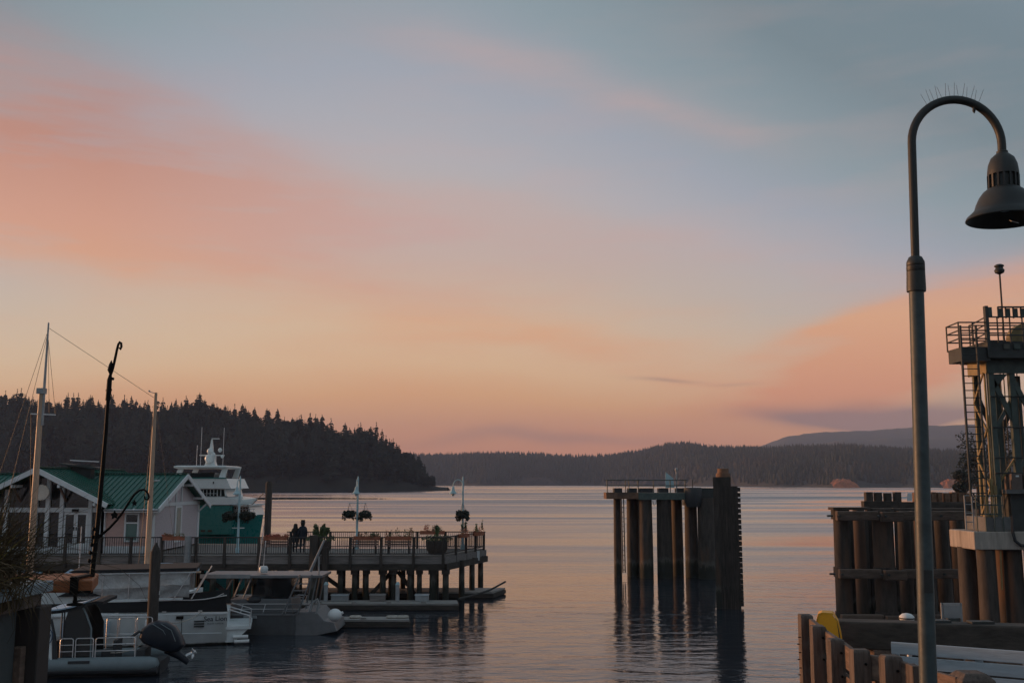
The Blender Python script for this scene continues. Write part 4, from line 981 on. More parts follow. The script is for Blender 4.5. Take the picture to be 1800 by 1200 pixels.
o = MB().tube([(0, 0, -2), (0, 0, 4.05), (0, 0, 4.4)], [.2, .19, .03], 14).build('dock_pile', 'pile', None, smooth=True); o.location = (X_(271.5, 37.6), 37.6, 0); tag(o, 'brown dock pile with pointed cap in front of the white tour boat', 'pile')

# ---- white tour boat with canvas sides -------------------------------------------
SD = 42.0; sx = X_(388, SD)
tb = thing('tour_boat', 'white tour boat with canvas sides, long dark roof and name on the quarter', 'boat', (sx, SD + 1.5, 0), math.pi + R(13))
# local: x forward (towards the left of the picture), camera side is +y
hb = 1.5; m = MB(); hull_mesh(m, 10.5, 3.0, lambda t_: 1.32 + .55 * t_ ** 2, .8, keel=-.45); m.build('hull', 'hull_white', tb, smooth=True)
m = MB(); m.bar((0.0, hb - .06, 1.30), (7, hb + .03, 1.38), .08, .07); m.build('rub_rail', 'white_paint', tb)
m = MB(); m.prism([(.0, hb - .1, 1.36), (.25, hb - .1, 1.36), (7.4, hb - .1, 1.5), (7.4, hb - .1, 1.84), (2.2, hb - .1, 1.79), (.1, hb - .1, 1.98)], (0, .05, 0)); m.build('bulwark_cover', 'canvas_black', tb)
m = MB(); m.prism([(.0, -hb + .05, 1.36), (7.4, -hb + .05, 1.5), (7.4, -hb + .05, 1.84), (2.2, -hb + .05, 1.79), (.1, -hb + .05, 1.98)], (0, .05, 0)); m.build('bulwark_cover', 'canvas_black', tb)
m = MB(); m.tube([(.05, hb, 2.02), (.9, hb, 1.88), (1.4, hb, 1.86), (3.4, hb, 1.9)], .022, 6); m.tube([(.15, hb, 1.98), (.18, hb + .02, 2.1), (.5, hb, 1.95)], .015, 5); m.build('gunwale_rail', 'stainless', tb)
m = MB(); m.box(1.8, 5.0, hb - .35, hb - .12, 1.84, 1.95); m.build('side_deck', 'white_gel', tb)
m = MB(); m.prism([(1.3, -1.4, 3.02), (6.0, -1.4, 3.0), (6.2, -1.4, 3.06), (6.0, -1.4, 3.12), (1.3, -1.4, 3.14)], (0, 2.8, 0)); m.build('roof', 'canvas_black', tb)
m = MB(); m.box(1.3, 5.95, 1.405, 1.44, 2.95, 2.985); m.build('roof_trim', 'white_paint', tb)
def curtain(x0, x1, z0, z1, y, material, seed):
    m = MB(); n, q = 14, 6; r = random.Random(seed); vs = []
    for i in range(n + 1):
        for j in range(q + 1):
            u, v = i / n, j / q; vs.append((x0 + (x1 - x0) * u, y + .05 * math.sin(u * 9 + seed) * (1 - v) + .03 * math.sin(v * 6 + u * 4) - .02, z0 + (z1 - z0) * v + .03 * math.sin(u * 7 + seed) * (1 - v)))
    k = len(vs); vs2 = vs + [(a, b - .012, c) for a, b, c in vs]
    fs = [(i * (q + 1) + j, (i + 1) * (q + 1) + j, (i + 1) * (q + 1) + j + 1, i * (q + 1) + j + 1) for i in range(n) for j in range(q)]
    m.add(vs2, fs + [tuple(k + a for a in reversed(f)) for f in fs]); return m.build('side_curtain', material, tb, smooth=True)
curtain(2.75, 5.7, 2.38, 2.96, 1.33, 'canvas', 1); curtain(2.75, 5.7, 1.98, 2.38, 1.35, 'canvas_grey', 2)
curtain(1.55, 2.7, 2.45, 2.95, 1.33, 'canvas', 4); curtain(1.55, 2.7, 1.98, 2.45, 1.35, 'canvas_grey', 5)
curtain(1.55, 5.7, 2.0, 2.96, -1.33, 'canvas_grey', 3)
for x, dx in ((1.5, .65), (.85, .6)):
    m = MB(); m.tube([(x, 1.42, 3.0), (x + dx, 1.46, 1.9)], .025, 6); m.build('roof_strut', 'stainless', tb, smooth=True)
    m = MB(); m.tube([(x, -1.3, 3.0), (x + dx, -1.3, 1.9)], .025, 6); m.build('roof_strut', 'stainless', tb, smooth=True)
m = MB(); m.loft([[(5.2, -1.2, z), (5.2 + d, -1.2, z), (5.2 + d, 1.25, z), (5.2, 1.25, z)] for z, d in ((1.5, 3.3), (2.1, 2.9), (2.3, 2.4))]); m.build('fore_cabin', 'white_gel', tb)
m = MB(); m.box(5.25, 6.0, 1.25, 1.29, 1.72, 1.95); m.build('cabin_window', 'glass', tb)
m = MB(); m.prism([(4.9, 1.3, 2.1), (6.6, 1.3, 2.1), (5.9, 1.3, 2.42)], (0, .06, 0)); m.build('storm_cover', 'canvas_black', tb)
m = MB(); m.box(-.95, .05, -1.25, 1.3, .62, .74); m.loft([[(-.85 + d, -1.1, z), (.05, -1.1, z), (.05, 1.2, z), (-.85 + d, 1.2, z)] for z, d in ((.1, .55), (.62, 0))]); m.build('swim_platform', 'white_gel', tb)
m = MB()
for y in (1.28, .3, -1.2): m.tube([(-.9, y, .74), (-.88, y, 1.15), (-.05, y, 1.42)], .022, 6)
m.tube([(-.9, 1.28, .95), (-.9, -1.2, .95)], .018, 6); m.build('platform_rail', 'stainless', tb, smooth=True)
for x, z in ((-.55, .14), (-.5, .32)):
    m = MB(); m.tube([(x - .35, 1.32, z), (x + .25, 1.34, z)], .075, 10); m.build('fender', 'buoy', tb, smooth=True)
m = MB(); m.box(.9, 1.3, hb - .03, hb + .01, .78, .84); m.box(.9, 1.3, hb - .03, hb + .01, .88, .94); m.box(.9, 1.3, hb - .03, hb + .01, .98, 1.04); m.build('engine_vent', 'steel_dark', tb)
m = MB(); m.box(1.72, 2.0, hb - .03, hb + .03, 1.12, 1.24); m.tube([(1.78, hb + .02, 1.15), (1.76, hb + .03, .6), (1.8, hb + .02, .3)], .014, 5); m.build('shore_power_inlet', 'black_iron', tb)
m = MB(); m.box(.02, 9.0, -1.1, 1.3, .9, 1.25); m.build('cockpit_sole', 'canvas_grey', tb)
for x in (3.1, 4.6, 6.2):
    m = MB(); m.lathe([(.03, -.32), (.09, -.28), (.1, 0), (.09, .26), (.03, .3)], (x, hb + .1, .85), 10); m.tube([(x, hb + .08, 1.14), (x, hb + .02, 1.4)], .01, 4); m.build('fender', 'buoy' if x < 4 else 'canvas_blue', tb, smooth=True)
m = MB(); m.tube([(.2, hb + .01, .52), (7, hb + .01, .62)], .02, 5); m.build('spray_rail', 'white_paint', tb)
for x in (1.0, 2.4, 4.2, 6.0):
    m = MB(); m.box(x, x + .16, hb - .06, hb - .02, 1.395, 1.44); m.build('deck_cleat', 'stainless', tb)
for x in (2.9, 3.9, 4.9):
    m = MB(); m.bar((x, 1.36, 1.95), (x, 1.36, 2.98), .03, .03); m.build('canopy_stanchion', 'stainless', tb)
text('Sea Lion', 'ink', tb, (.46, hb + .005, 1.09), (R(90), 0, math.pi), .27, bold=.003)
text('FRIDAY HARBOR', 'ink', tb, (.46, hb + .005, .90), (R(90), 0, math.pi), .085)

# ---- grey inflatable tour boat with black outboard --------------------------------
RD = 35.6; rx = X_(278, RD)
rb = thing('inflatable_boat', 'grey inflatable boat with black outboard and steel rails, nearest the camera', 'boat', (rx, RD + 1.0, 0), math.pi + R(8))
for s in (1, -1):
    m = MB(); m.tube([(-.02, s * .98, .42), (.06, s * .98, .42), (.3, s * .98, .42), (3.5, s * .98, .44), (5.2, s * .9, .52), (6.4, s * .5, .7), (6.9, 0, .8)], [.05, .19, .25, .25, .25, .24, .2], 16); m.build('tube', 'tube_grey', rb, smooth=True)
    m = MB(); m.tube([(0.02, s * 1.0, .25), (3.5, s * 1.0, .27), (5.2, s * .93, .36)], .17, 10); m.build('rubbing_strake', 'tube_dark', rb, smooth=True)
m = MB(); hull_mesh(m, 6.4, 1.7, lambda t_: .42 + .25 * t_ ** 2, .3, keel=-.4); m.build('hull', 'tube_dark', rb, smooth=True)
def rail_loop(x0, x1, y, z0, z1, mids=1):
    m = MB(); r = .07; pts = [(x0, y, z0), (x0, y, z1 - r), (x0 + r * .3, y, z1 - r * .3), (x0 + r, y, z1), (x1 - r, y, z1), (x1 - r * .3, y, z1 - r * .3), (x1, y, z1 - r), (x1, y, z0)]
    m.tube(pts, .02, 6)
    for k in range(mids): z = z0 + (z1 - z0) * (k + 1) / (mids + 1) ; m.tube([(x0, y, z), (x1, y, z)], .016, 6)
    return m.build('grab_rail', 'stainless', rb, smooth=True)
zr = lambda y: Z_(y, RD)
lx = lambda px: rx - X_(px, RD)
for a, b in ((lx(134), lx(113)), (lx(167), lx(138)), (lx(237), lx(171))): rail_loop(a, b, .92, .66, zr(1119), 2)
for a, b in ((lx(185), lx(166)), (lx(216), lx(188)), (lx(245), lx(219))): rail_loop(a, b, -.9, .6, zr(1096), 1)
for k in range(3):
    x = lx(200) + k * 1.0; m = MB(); m.box(x, x + .5, -.45, .45, .42, .78); m.box(x, x + .12, -.45, .45, .78, 1.15); m.build('seat', 'tube_dark', rb, bevel=.03)
m = MB(); m.prism([(lx(163), .85, .66), (lx(114), .85, .66), (lx(116), .85, zr(1092)), (lx(122), .85, zr(1069)), (lx(145), .85, zr(1066)), (lx(152), .85, zr(1080)), (lx(161), .85, zr(1102))], (0, -.03, 0)); m.build('side_screen', 'glass', rb)
m = MB(); m.prism([(lx(163), -.85, .66), (lx(114), -.85, .66), (lx(116), -.85, zr(1092)), (lx(122), -.85, zr(1069)), (lx(145), -.85, zr(1066)), (lx(152), -.85, zr(1080)), (lx(161), -.85, zr(1102))], (0, .03, 0)); m.build('side_screen', 'glass', rb)
m = MB(); m.tube([(lx(163), .87, .66), (lx(161.5), .87, zr(1102)), (lx(153), .87, zr(1080)), (lx(146), .87, zr(1066))], .03, 6); m.build('screen_frame', 'tube_grey', rb, smooth=True)
m = MB(); pts = [(lx(86), zr(1071)), (lx(110), zr(1069)), (lx(130), zr(1065)), (lx(150), zr(1058)), (lx(168), zr(1054)), (lx(180), zr(1055))]
m.loft([[(x, -1.0, z), (x, 1.0, z), (x, 1.0, z - .1), (x, -1.0, z - .1)] for x, z in pts]); m.build('canopy', 'canvas_black', rb)
m = MB(); m.loft([[(x, -.95, z + .03), (x, 1.03, z + .05), (x, 1.03, z + .004), (x, -.95, z + .004)] for x, z in pts[:-2]]); m.build('canopy_cover', 'canvas_blue', rb)
for px in (112, 116): 
    m = MB(); m.tube([(lx(px), .86, .66), (lx(px), .86, zr(1070))], .025, 6); m.build('canopy_post', 'tube_dark', rb)
m = MB(); m.prism([(lx(103.5), 1.12, .52), (lx(70), 1.12, .52), (lx(70), 1.0, zr(1080)), (lx(92), 1.0, zr(1084)), (lx(99), 1.05, zr(1108))], (0, -.04, 0)); m.build('side_panel', 'white_gel', rb)
m = MB(); m.prism([(lx(113), 1.1, .5), (lx(104), 1.1, .5), (lx(100), 1.05, zr(1105)), (lx(94), 1.0, zr(1084)), (lx(98), 1.0, zr(1084)), (lx(106), 1.05, zr(1112))], (0, -.05, 0)); m.build('panel_edge', 'tube_dark', rb)
text('NG', 'ink', rb, (lx(95), 1.13, .63), (R(90), 0, math.pi), .155, .003)
m = MB(); cxx, czz = lx(93.5), zr(1113)
m.tube([(cxx + .16 * math.cos(a * .5), 1.11, czz + .26 * math.sin(a * .5)) for a in range(13)], .016, 5); m.tube([(cxx - .06, 1.11, czz - .1), (cxx - .1, 1.11, czz + .05), (cxx + .02, 1.11, czz + .12), (cxx + .08, 1.11, czz - .02)], .02, 5); m.build('emblem', 'decal_blue', rb)
m = MB(); m.box(lx(166), lx(131), 1.12, 1.24, .52, .6); m.build('step_pad', 'tube_dark', rb)
# outboard, tilted
ob = MB(); 
def orow(pts, y): return [(p[0], y, p[1]) for p in pts]
prof = [(lx(237), zr(1124)), (lx(241), zr(1109)), (lx(252), zr(1099)), (lx(266), zr(1095)), (lx(284), zr(1097)), (lx(298), zr(1106)), (lx(310), zr(1124)), (lx(316), zr(1140)), (lx(306), zr(1150)), (lx(288), zr(1152)), (lx(262), zr(1142)), (lx(245), zr(1134))]
cpx = sum(p[0] for p in prof) / len(prof); cpz = sum(p[1] for p in prof) / len(prof)
ob.loft([[((p[0] - cpx) * s + cpx, y + .25, (p[1] - cpz) * s + cpz) for p in prof] for y, s in ((.42, .55), (.34, .88), (.18, 1.0), (-.1, 1.0), (-.26, .9), (-.34, .55))])
o = ob.build('engine_cowl', 'outboard', rb, smooth=True, bevel=.035)
for dx in (0, 14):
    m = MB(); m.tube([(lx(262 + dx), .69, zr(1098)), (lx(280 + dx), .67, zr(1110)), (lx(292 + dx * .7), .64, zr(1130))], .014, 5); m.build('cowl_stripe', 'tube_grey', rb)
m = MB(); m.tube([(lx(285), .25, zr(1145)), (lx(308), .25, zr(1160)), (lx(322), .25, zr(1172))], [.2, .13, .1], 10); m.build('drive_leg', 'outboard', rb, smooth=True)
m = MB()
for k in range(3):
    a = 2.1 * k + .5; c_ = Vector((lx(330), .25, zr(1155))); d = Vector((.15, math.sin(a), math.cos(a))).normalized(); m.tube([c_, c_ + d * .1, c_ + d * .2], [.03, .06, .02], 6)
m.tube([(lx(318), .25, zr(1160)), (lx(334), .25, zr(1152))], .07, 8); m.build('propeller', 'stainless', rb, smooth=True)
m = MB(); m.box(lx(252), lx(238), -.3, .8, .3, .85); m.build('engine_bracket', 'tube_dark', rb)
m = MB(); m.tube([(lx(225), .6, zr(1122)), (lx(238), .5, zr(1112)), (lx(244), .45, zr(1118))], .05, 8); m.build('rigging_hose', 'tube_dark', rb, smooth=True)

for lab, pts in (('slack line from the tour boat stern to the brown dock pile', [(sx - .6, SD + .2, 1.5), (sx - .9, SD - 1.5, .9), (X_(271.5, 37.6) + .2, 37.5, 1.6)]),
                 ('slack line from the inflatable boat to the brown dock pile', [(rx - 1.6, RD + .2, .75), (rx - .9, RD + 1.2, .55), (X_(271.5, 37.6), 37.4, 1.3)])):
    m = MB(); P3 = [Vector(p) for p in pts]; m.tube([P3[0].lerp(P3[1], u).lerp(P3[1].lerp(P3[2], u), u) for u in [k / 10 for k in range(11)]], .02, 5); tag(m.build('mooring_line', 'rope'), lab, 'rope')
# ---- aluminium work boat with wheelhouse roof and ladder ---------------------------
AD = 45.0
ab = thing('aluminium_boat', 'grey aluminium work boat with roof frame, ladder and white buoy on its stern', 'boat', (X_(575, AD), AD, 0)); A = ab.location
za = lambda y: Z_(y, AD)
xa = lambda px: X_(px, AD)
def hullbox(m, x0, x1, y0, y1, z0, z1, bow):
    m.loft([[(x1, y0, z0), (x1, y1, z0), (x1, y1, z1), (x1, y0, z1)], [(x0 + bow, y0, z0), (x0 + bow, y1, z0), (x0 + bow, y1, z1), (x0 + bow, y0, z1)], [(x0, y0 + .7, z0 + .35), (x0, y1 - .7, z0 + .35), (x0, y1 - .5, z1 + .1), (x0, y0 + .5, z1 + .1)]])
m = MB(A); hullbox(m, xa(330), xa(522), AD, AD + 2.5, -.3, za(1081), 1.4); m.build('hull', 'alu_dark', ab)
m = MB(A); m.prism([(xa(522), AD - .02, -.2), (xa(570), AD - .02, .02), (xa(596), AD - .02, .16), (xa(590), AD - .02, za(1095)), (xa(572), AD - .02, za(1090)), (xa(558), AD - .02, za(1074)), (xa(522), AD - .02, za(1076))], (0, 2.5, 0)); m.build('stern_pod', 'alu', ab, bevel=.03)
m = MB(A); m.bar((xa(345), AD - .03, za(1079)), (xa(524), AD - .03, za(1079)), .06, .08); m.build('gunwale', 'alu', ab)
m = MB(A); m.box(xa(432), xa(455), AD - .06, AD - .01, za(1086), za(1081.5)); m.build('name_plate', 'galv', ab)
def fence(x0, x1, y, z0, z1, n, nm='side_rail'):
    m = MB(A); m.tube([(x0, y, z1), (x1, y, z1)], .022, 6); m.tube([(x0, y, (z0 + z1) / 2), (x1, y, (z0 + z1) / 2)], .018, 6)
    for k in range(n): x = x0 + (x1 - x0) * k / (n - 1); m.tube([(x - .06, y, z0), (x + .06, y, z1)], .02, 6)
    m.build(nm, 'stainless', ab, smooth=True)
fence(xa(388), xa(545), AD + .05, za(1079), za(1061), 5); fence(xa(388), xa(520), AD + 2.4, za(1074), za(1056), 5)
m = MB(A); m.box(xa(352), xa(566), AD + .1, AD + 2.4, za(1016), za(1011)); m.build('roof', 'alu', ab, bevel=.02)
m = MB(A); m.box(xa(352), xa(440), AD + .05, AD + .1, za(1016), za(1009)); m.build('roof_fascia', 'galv', ab)
for a, b in (((409, 1016), (385, 1064)), ((424, 1016), (412, 1050)), ((441, 1016), (428, 1052)), ((556, 1016), (545, 1075)), ((548, 1016), (538, 1072))):
    m = MB(A); m.tube([(xa(a[0]), AD + .2, za(a[1])), (xa(b[0]), AD + .2, za(b[1]))], .035, 7); m.build('roof_strut', 'alu', ab, smooth=True)
    m = MB(A); m.tube([(xa(a[0]), AD + 2.2, za(a[1])), (xa(b[0]), AD + 2.2, za(b[1]))], .035, 7); m.build('roof_strut', 'alu', ab, smooth=True)
m = MB(A); m.prism([(xa(440), AD + .3, za(1052)), (xa(510), AD + .3, za(1052)), (xa(510), AD + .3, za(1017)), (xa(452), AD + .3, za(1017))], (0, 1.8, 0)); m.build('wheelhouse_window', 'glass', ab)
m = MB(A); m.prism([(xa(400), AD + .25, za(1079)), (xa(515), AD + .25, za(1079)), (xa(512), AD + .25, za(1053)), (xa(440), AD + .25, za(1053)), (xa(402), AD + .25, za(1055))], (0, 1.9, 0)); m.build('wheelhouse', 'alu', ab, bevel=.03)
m = MB(A); m.ball((xa(446), AD + .3, za(1055)), .35, .2, .16); m.build('coiled_hose', 'tube_dark', ab, smooth=True)
# ladder
la, lb = Vector((xa(529), AD - .1, za(1009))), Vector((xa(500), AD - .1, za(1079)))
ra, rb2 = Vector((xa(550), AD - .1, za(1009))), Vector((xa(526), AD - .1, za(1079)))
ld = MB(A); ld.tube([la, lb], .035, 7); ld.tube([ra, rb2], .035, 7); lad = ld.build('ladder', 'alu', ab, smooth=True)
for k in range(6):
    t_ = .06 + k * .17; m = MB(A); m.bar(la.lerp(lb, t_), ra.lerp(rb2, t_), .09, .04); m.build('rung', 'alu', lad)
m = MB(A); m.tube([(xa(543), AD + .4, za(1005)), (xa(566), AD + .4, za(950))], [.07, .05], 8); m.build('boom', 'galv', ab, smooth=True)
m = MB(A); m.tube([(xa(558), AD + .4, za(1012)), (xa(557), AD + .4, za(978))], .04, 7); m.build('boom_post', 'galv', ab, smooth=True)
for px, y1, px1 in ((444, 925, 452), (453, 952, 456)):
    m = MB(A); m.tube([(xa(px), AD + 1, za(1010)), (xa(px1), AD + 1, za(y1))], .022, 5); m.build('aerial', 'stainless', ab)
m = MB(A); m.lathe([(.16, 0), (.2, .08), (.2, .22), (.15, .3)], (xa(456), AD + .8, za(1009)), 12); m.build('radar_dome', 'white_gel', ab, smooth=True)
m = MB(A); m.tube([(xa(558), AD - .03, za(1078)), (xa(563), AD - .03, za(1060)), (xa(560), AD - .03, za(1052)), (xa(552), AD - .03, za(1058)), (xa(548), AD - .03, za(1074))], .05, 7); m.build('stern_hoop', 'galv', ab, smooth=True)
bu = MB(); bu.ball((0, 0, 0), .31, .31, .28, 18, 12); bu.tube([(.28, 0, .08), (.36, 0, .12)], .06, 8); o = bu.build('mooring_buoy', 'buoy', None, smooth=True); o.location = (xa(590), AD + .1, za(1081)); tag(o, 'round white buoy hung on the stern of the aluminium boat', 'buoy')

# ---- wooden ketch whose two masts stand above the boats ---------------------------
KD = 49.0
kt = thing('wooden_ketch', 'wooden ketch with two pale masts in front of the harbour building', 'sailboat', (X_(345, KD), KD, 0), math.pi); kx = kt.location.x
def kl(p): return (kx - p.x, KD - p.y, p.z)
m = MB(); hull_mesh(m, 11.5, 2.8, lambda t_: 1.25 + .5 * t_ ** 2 + .25 * (1 - t_) ** 3, 1.0, keel=-.5); m.build('hull', 'hull_white', kt, smooth=True)
m = MB(); m.loft([[(3.0, -.9, z), (7.5 - d, -.9, z), (7.5 - d, .9, z), (3.0 + d, .9, z)] for z, d in ((1.25, 0), (1.85, .15), (1.9, .3))]); m.build('cabin', 'white_gel', kt)
m = MB(); p0 = at(56, 1040, KD); p1 = at(77.5, 683, KD); x = kx - X_(54, KD)
m.tube([(x, 0, 1.2), (x, 0, p1.z)], [.17, .12], 12); ms = m.build('main_mast', 'mast_wood', kt, smooth=True)
pt = at(82, 567, KD)
m = MB(); m.tube([(x - .12, 0, p1.z - 1.8), (x - .12, 0, pt.z)], [.085, .04], 8); m.build('top_mast', 'galv', ms, smooth=True)
m = MB(); zc = at(75, 727, KD).z; m.bar((x + .45, 0, zc), (x - .75, 0, zc - .05), .09, .05); m.build('cross_tree', 'white_paint', ms)
m = MB(); m.box(x - .18, x + .18, -.18, .18, p1.z - .25, p1.z + .02); m.build('mast_band', 'galv', ms)
x2 = kx - X_(259.5, KD); q1 = at(274.5, 690, KD)
m = MB(); m.tube([(x2, 0, 1.2), (x2, 0, q1.z)], [.15, .075], 12); mz = m.build('mizzen_mast', 'mast_wood', kt, smooth=True)
m = MB(); m.tube([(x2, 0, q1.z - .05), (x2 + .33, 0, q1.z + .06)], .02, 5); m.ball((x2 + .33, 0, q1.z + .08), .05); m.build('wind_vane', 'galv', mz)
m = MB(); zc = at(268, 846, KD).z; m.tube([(x2 + .1, -.1, zc), (x2 - .35, -.1, zc + .06)], .03, 6); m.build('spreader', 'white_paint', mz)
for a, b, r in (((x - .12, 0, pt.z - .25), (x2, 0, q1.z - .3), .010), ((x - .12, 0, pt.z - .4), (x + 2.9, .8, 1.4), .012), ((x - .12, 0, pt.z - .5), (x + 1.5, 1.2, 1.3), .012), ((x - .12, 0, pt.z - .5), (x - .35, -.2, p1.z - 1.2), .012),
               ((x - .12, 0, pt.z - .6), (x - .75, 0, zc * 0 + at(75, 727, KD).z), .012), ((x + .45, 0, at(75, 727, KD).z), (x + .5, -1.2, 1.3), .012), ((x2 + .05, 0, q1.z - .6), (x2 + .25, .6, 1.4), .014), ((x2, 0, q1.z - .4), (x2 - 1.4, -.8, 1.4), .006)):
    m = MB(); m.tube([a, b], r, 4); m.build('stay', 'steel_dark', kt)

# ---- small covered boats seen under the pier edge -----------------------------------
def covered_boat(px, D, L, label, cover, seed):
    t_ = thing('small_boat', label, 'boat', (X_(px, D), D, 0), math.pi, 'small covered boats behind the ketch')
    m = MB(); hull_mesh(m, L, 2.0, lambda q: .85 + .35 * q ** 2, .5, keel=-.35); m.build('hull', 'hull_white', t_, smooth=True)
    m = MB(); m.loft([[(a, -b, z0), (a, -b * .8, z1), (a, 0, z1 + .15), (a, b * .8, z1), (a, b, z0)] for a, b, z0, z1 in ((.1, .9, .85, 1.1), (.9, .98, .9, 2.0), (L * .45, 1, .95, 2.1), (L * .65, .9, 1, 1.45), (L * .9, .4, 1.1, 1.25))]); m.build('cover', cover, t_, smooth=False)
    m = MB(); m.tube([(1.2, 0, 1.8), (1.2, 0, 4.4)], .03, 6); m.build('flag_staff', 'stainless', t_)
covered_boat(100, 51.5, 4.2, 'small boat under a pale blue cover left of the orange hand rail end', 'canvas_blue', 1)
covered_boat(182, 51.7, 3.6, 'small white boat under a blue grey cover behind the hook pole', 'canvas_blue', 2)
bo = thing('moored_launch', 'white launch with curved foredeck just left of the tour boat', 'boat', (X_(190, 42.5), 42.5, 0), math.pi)
m = MB(); hull_mesh(m, 6.0, 2.2, lambda q: 1.1 + .4 * q ** 2, .6, keel=-.4); m.build('hull', 'hull_white', bo, smooth=True)
m = MB(); m.loft([[(a, -b, 1.1), (a, -b * .8, z1), (a, b * .8, z1), (a, b, 1.1)] for a, b, z1 in ((.2, 1.0, 1.35), (1.2, 1.05, 1.75), (3.2, 1.0, 1.8), (4.4, .7, 1.5), (5.4, .35, 1.45))]); m.build('foredeck', 'white_gel', bo, smooth=True)
m = MB(); m.tube([(1.2, 1.08, 1.2), (1.0, 1.1, 1.5), (1.1, 1.1, 1.75)], .03, 6); m.tube([(2.6, 1.08, 1.2), (2.8, 1.1, 1.5), (2.7, 1.05, 1.75)], .03, 6); m.build('fender_line', 'steel_dark', bo)

# ---- things lying about on the floats ------------------------------------------------
def dock_box(px, y, D, wd, label, material):
    p = at(px, y, D); t_ = thing('dock_box', label, 'box', (p.x, D, .362), 0, 'dock boxes on the floats')
    m = MB(); m.box(-wd / 2, wd / 2, -.22, .22, 0, .3); m.build('chest', material, t_, bevel=.02)
    m = MB(); m.prism([(-wd / 2 - .03, -.25, .302), (-wd / 2 - .03, .25, .302), (-wd / 2 - .03, .2, .37), (-wd / 2 - .03, -.2, .36)], (wd + .06, 0, 0)); m.build('lid', material, t_, bevel=.015)
dock_box(598, 1045, 54.5, .9, 'grey dock box at the left of the pale float', 'galv')
dock_box(664, 1045, 54.5, .8, 'weathered wooden dock box in the middle of the pale float', 'fascia')
dock_box(742, 1045, 54.5, .7, 'grey dock box towards the right end of the pale float', 'galv')
for px, lab in ((625, 'left'), (690, 'middle'), (708, 'right')):
    p = at(px, 1077, 47.8); o = MB().lathe([(.26, 0), (.3, .05), (.26, .1), (.12, .11), (.1, .03)], n=14).build('rope_coil', 'rope', None, smooth=True); o.location = (p.x, 47.8, .362); tag(o, f'coil of pale rope on the finger float, the {lab} one of three', 'rope', 'rope coils on the finger float')
def pedestal(px, D, label):
    t_ = thing('power_pedestal', label, 'pedestal', (X_(px, D), D, .362), 0, 'power pedestals on the floats')
    m = MB(); m.box(-.1, .1, -.08, .08, 0, .85); m.build('post', 'galv', t_, bevel=.01)
    m = MB(); m.loft([[(-.12, -.1, .852), (.12, -.1, .852), (.12, .1, .852), (-.12, .1, .852)], [(-.06, -.05, 1.0), (.06, -.05, 1.0), (.06, .05, 1.0), (-.06, .05, 1.0)]]); m.build('cap', 'lamp_pale', t_)
pedestal(575, 54.4, 'small pale power pedestal near the aluminium boat roof'); pedestal(700, 54.4, 'small pale power pedestal below the right flower box')
dg = thing('dinghy', 'small grey dinghy tied up behind the aluminium boat', 'boat', (X_(470, 50.5), 50.5, 0), math.pi)
m = MB(); hull_mesh(m, 3.0, 1.3, lambda q: .42 + .15 * q ** 2, .3, keel=-.2); m.build('hull', 'hull_white', dg, smooth=True)
m = MB(); m.tube([(0, .62, .44), (1.8, .62, .46), (3.1, .05, .6), (1.8, -.62, .46), (0, -.62, .44)], .06, 8); m.build('gunwale', 'tube_dark', dg, smooth=True)
m = MB(); m.box(-.3, .02, -.18, .18, .1, .85); m.build('outboard_motor', 'outboard', dg, bevel=.05)
# rigging of the ketch: boom with furled sail
m = MB(); m.tube([(x2 - .1, 0, 2.5), (x2 - 2.6, 0, 2.35)], .05, 8); m.build('mizzen_boom', 'mast_wood', kt, smooth=True)
m = MB(); m.tube([(x2 - .15, 0, 2.65), (x2 - 1.2, 0, 2.62), (x2 - 2.5, 0, 2.45)], [.14, .16, .08], 8); m.build('furled_sail', 'canvas_blue', kt, smooth=True)

# ================================================================== FERRY DOLPHIN IN MID WATER
FD = 72.0
fd = thing('ferry_dolphin', 'platform on a cluster of dark steel piles standing in open water', 'dolphin', (X_(1160, FD), FD, 0)); O = fd.location
zf = lambda y, D=FD: Z_(y, D)
for px0, px1, D, mt in ((1079, 1092, 72.2, 'pile_rust'), (1102, 1122, 72.5, 'pile_rust'), (1123, 1147, 71.5, 'pile_rust'), (1155, 1181, 71.5, 'pile'), (1181, 1200, 73.0, 'pile_rust'), (1204, 1226, 72, 'pile'), (1227, 1256, 71.0, 'pile_rust'),
                        (1110, 1128, 74.5, 'pile'), (1164, 1184, 75.5, 'pile'), (1230, 1252, 74.5, 'pile')):
    pile(fd, O, X_((px0 + px1) / 2, D), D, zf(875, D), (px1 - px0) / 2 / F * D, mt, 'steel_pile')
m = MB(O); m.box(X_(1064, FD), X_(1120, FD), 70.9, 72.9, zf(876), zf(865)); m.build('platform_beam', 'steel_rust', fd, label='rusty left end of the platform beam')
m = MB(O); m.box(X_(1120, FD), X_(1214, FD), 70.85, 73.2, zf(877.5), zf(865.5)); m.build('platform_beam', 'steel_green', fd, label='dark green stretch of the platform beam')
m = MB(O); m.box(X_(1211, FD), X_(1257, FD), 71.0, 74.6, zf(889), zf(857.5)); m.build('pile_head', 'steel_dark', fd)
m = MB(O); m.lathe([(.5, 0), (.62, .4), (.62, 1.2), (.55, 1.35)], (X_(1222, 70.6), 70.9, zf(890)), 14); m.build('rubber_fender', 'tube_dark', fd, smooth=True)
for px0, px1 in ((1079, 1093), (1104, 1119), (1124, 1147), (1158, 1174), (1189, 1201)):
    m = MB(O); m.box(X_(px0, FD), X_(px1, FD), 71.3, 72.4, zf(865), zf(857.5)); m.build('pile_top', 'tube_dark', fd)
for px in (1066, 1098, 1104, 1120, 1147, 1176, 1202, 1215):
    m = MB(O); m.tube([(X_(px, FD), 71.0, zf(865)), (X_(px, FD), 71.0, zf(843))], .035, 6); m.build('railing_post', 'steel_green', fd)
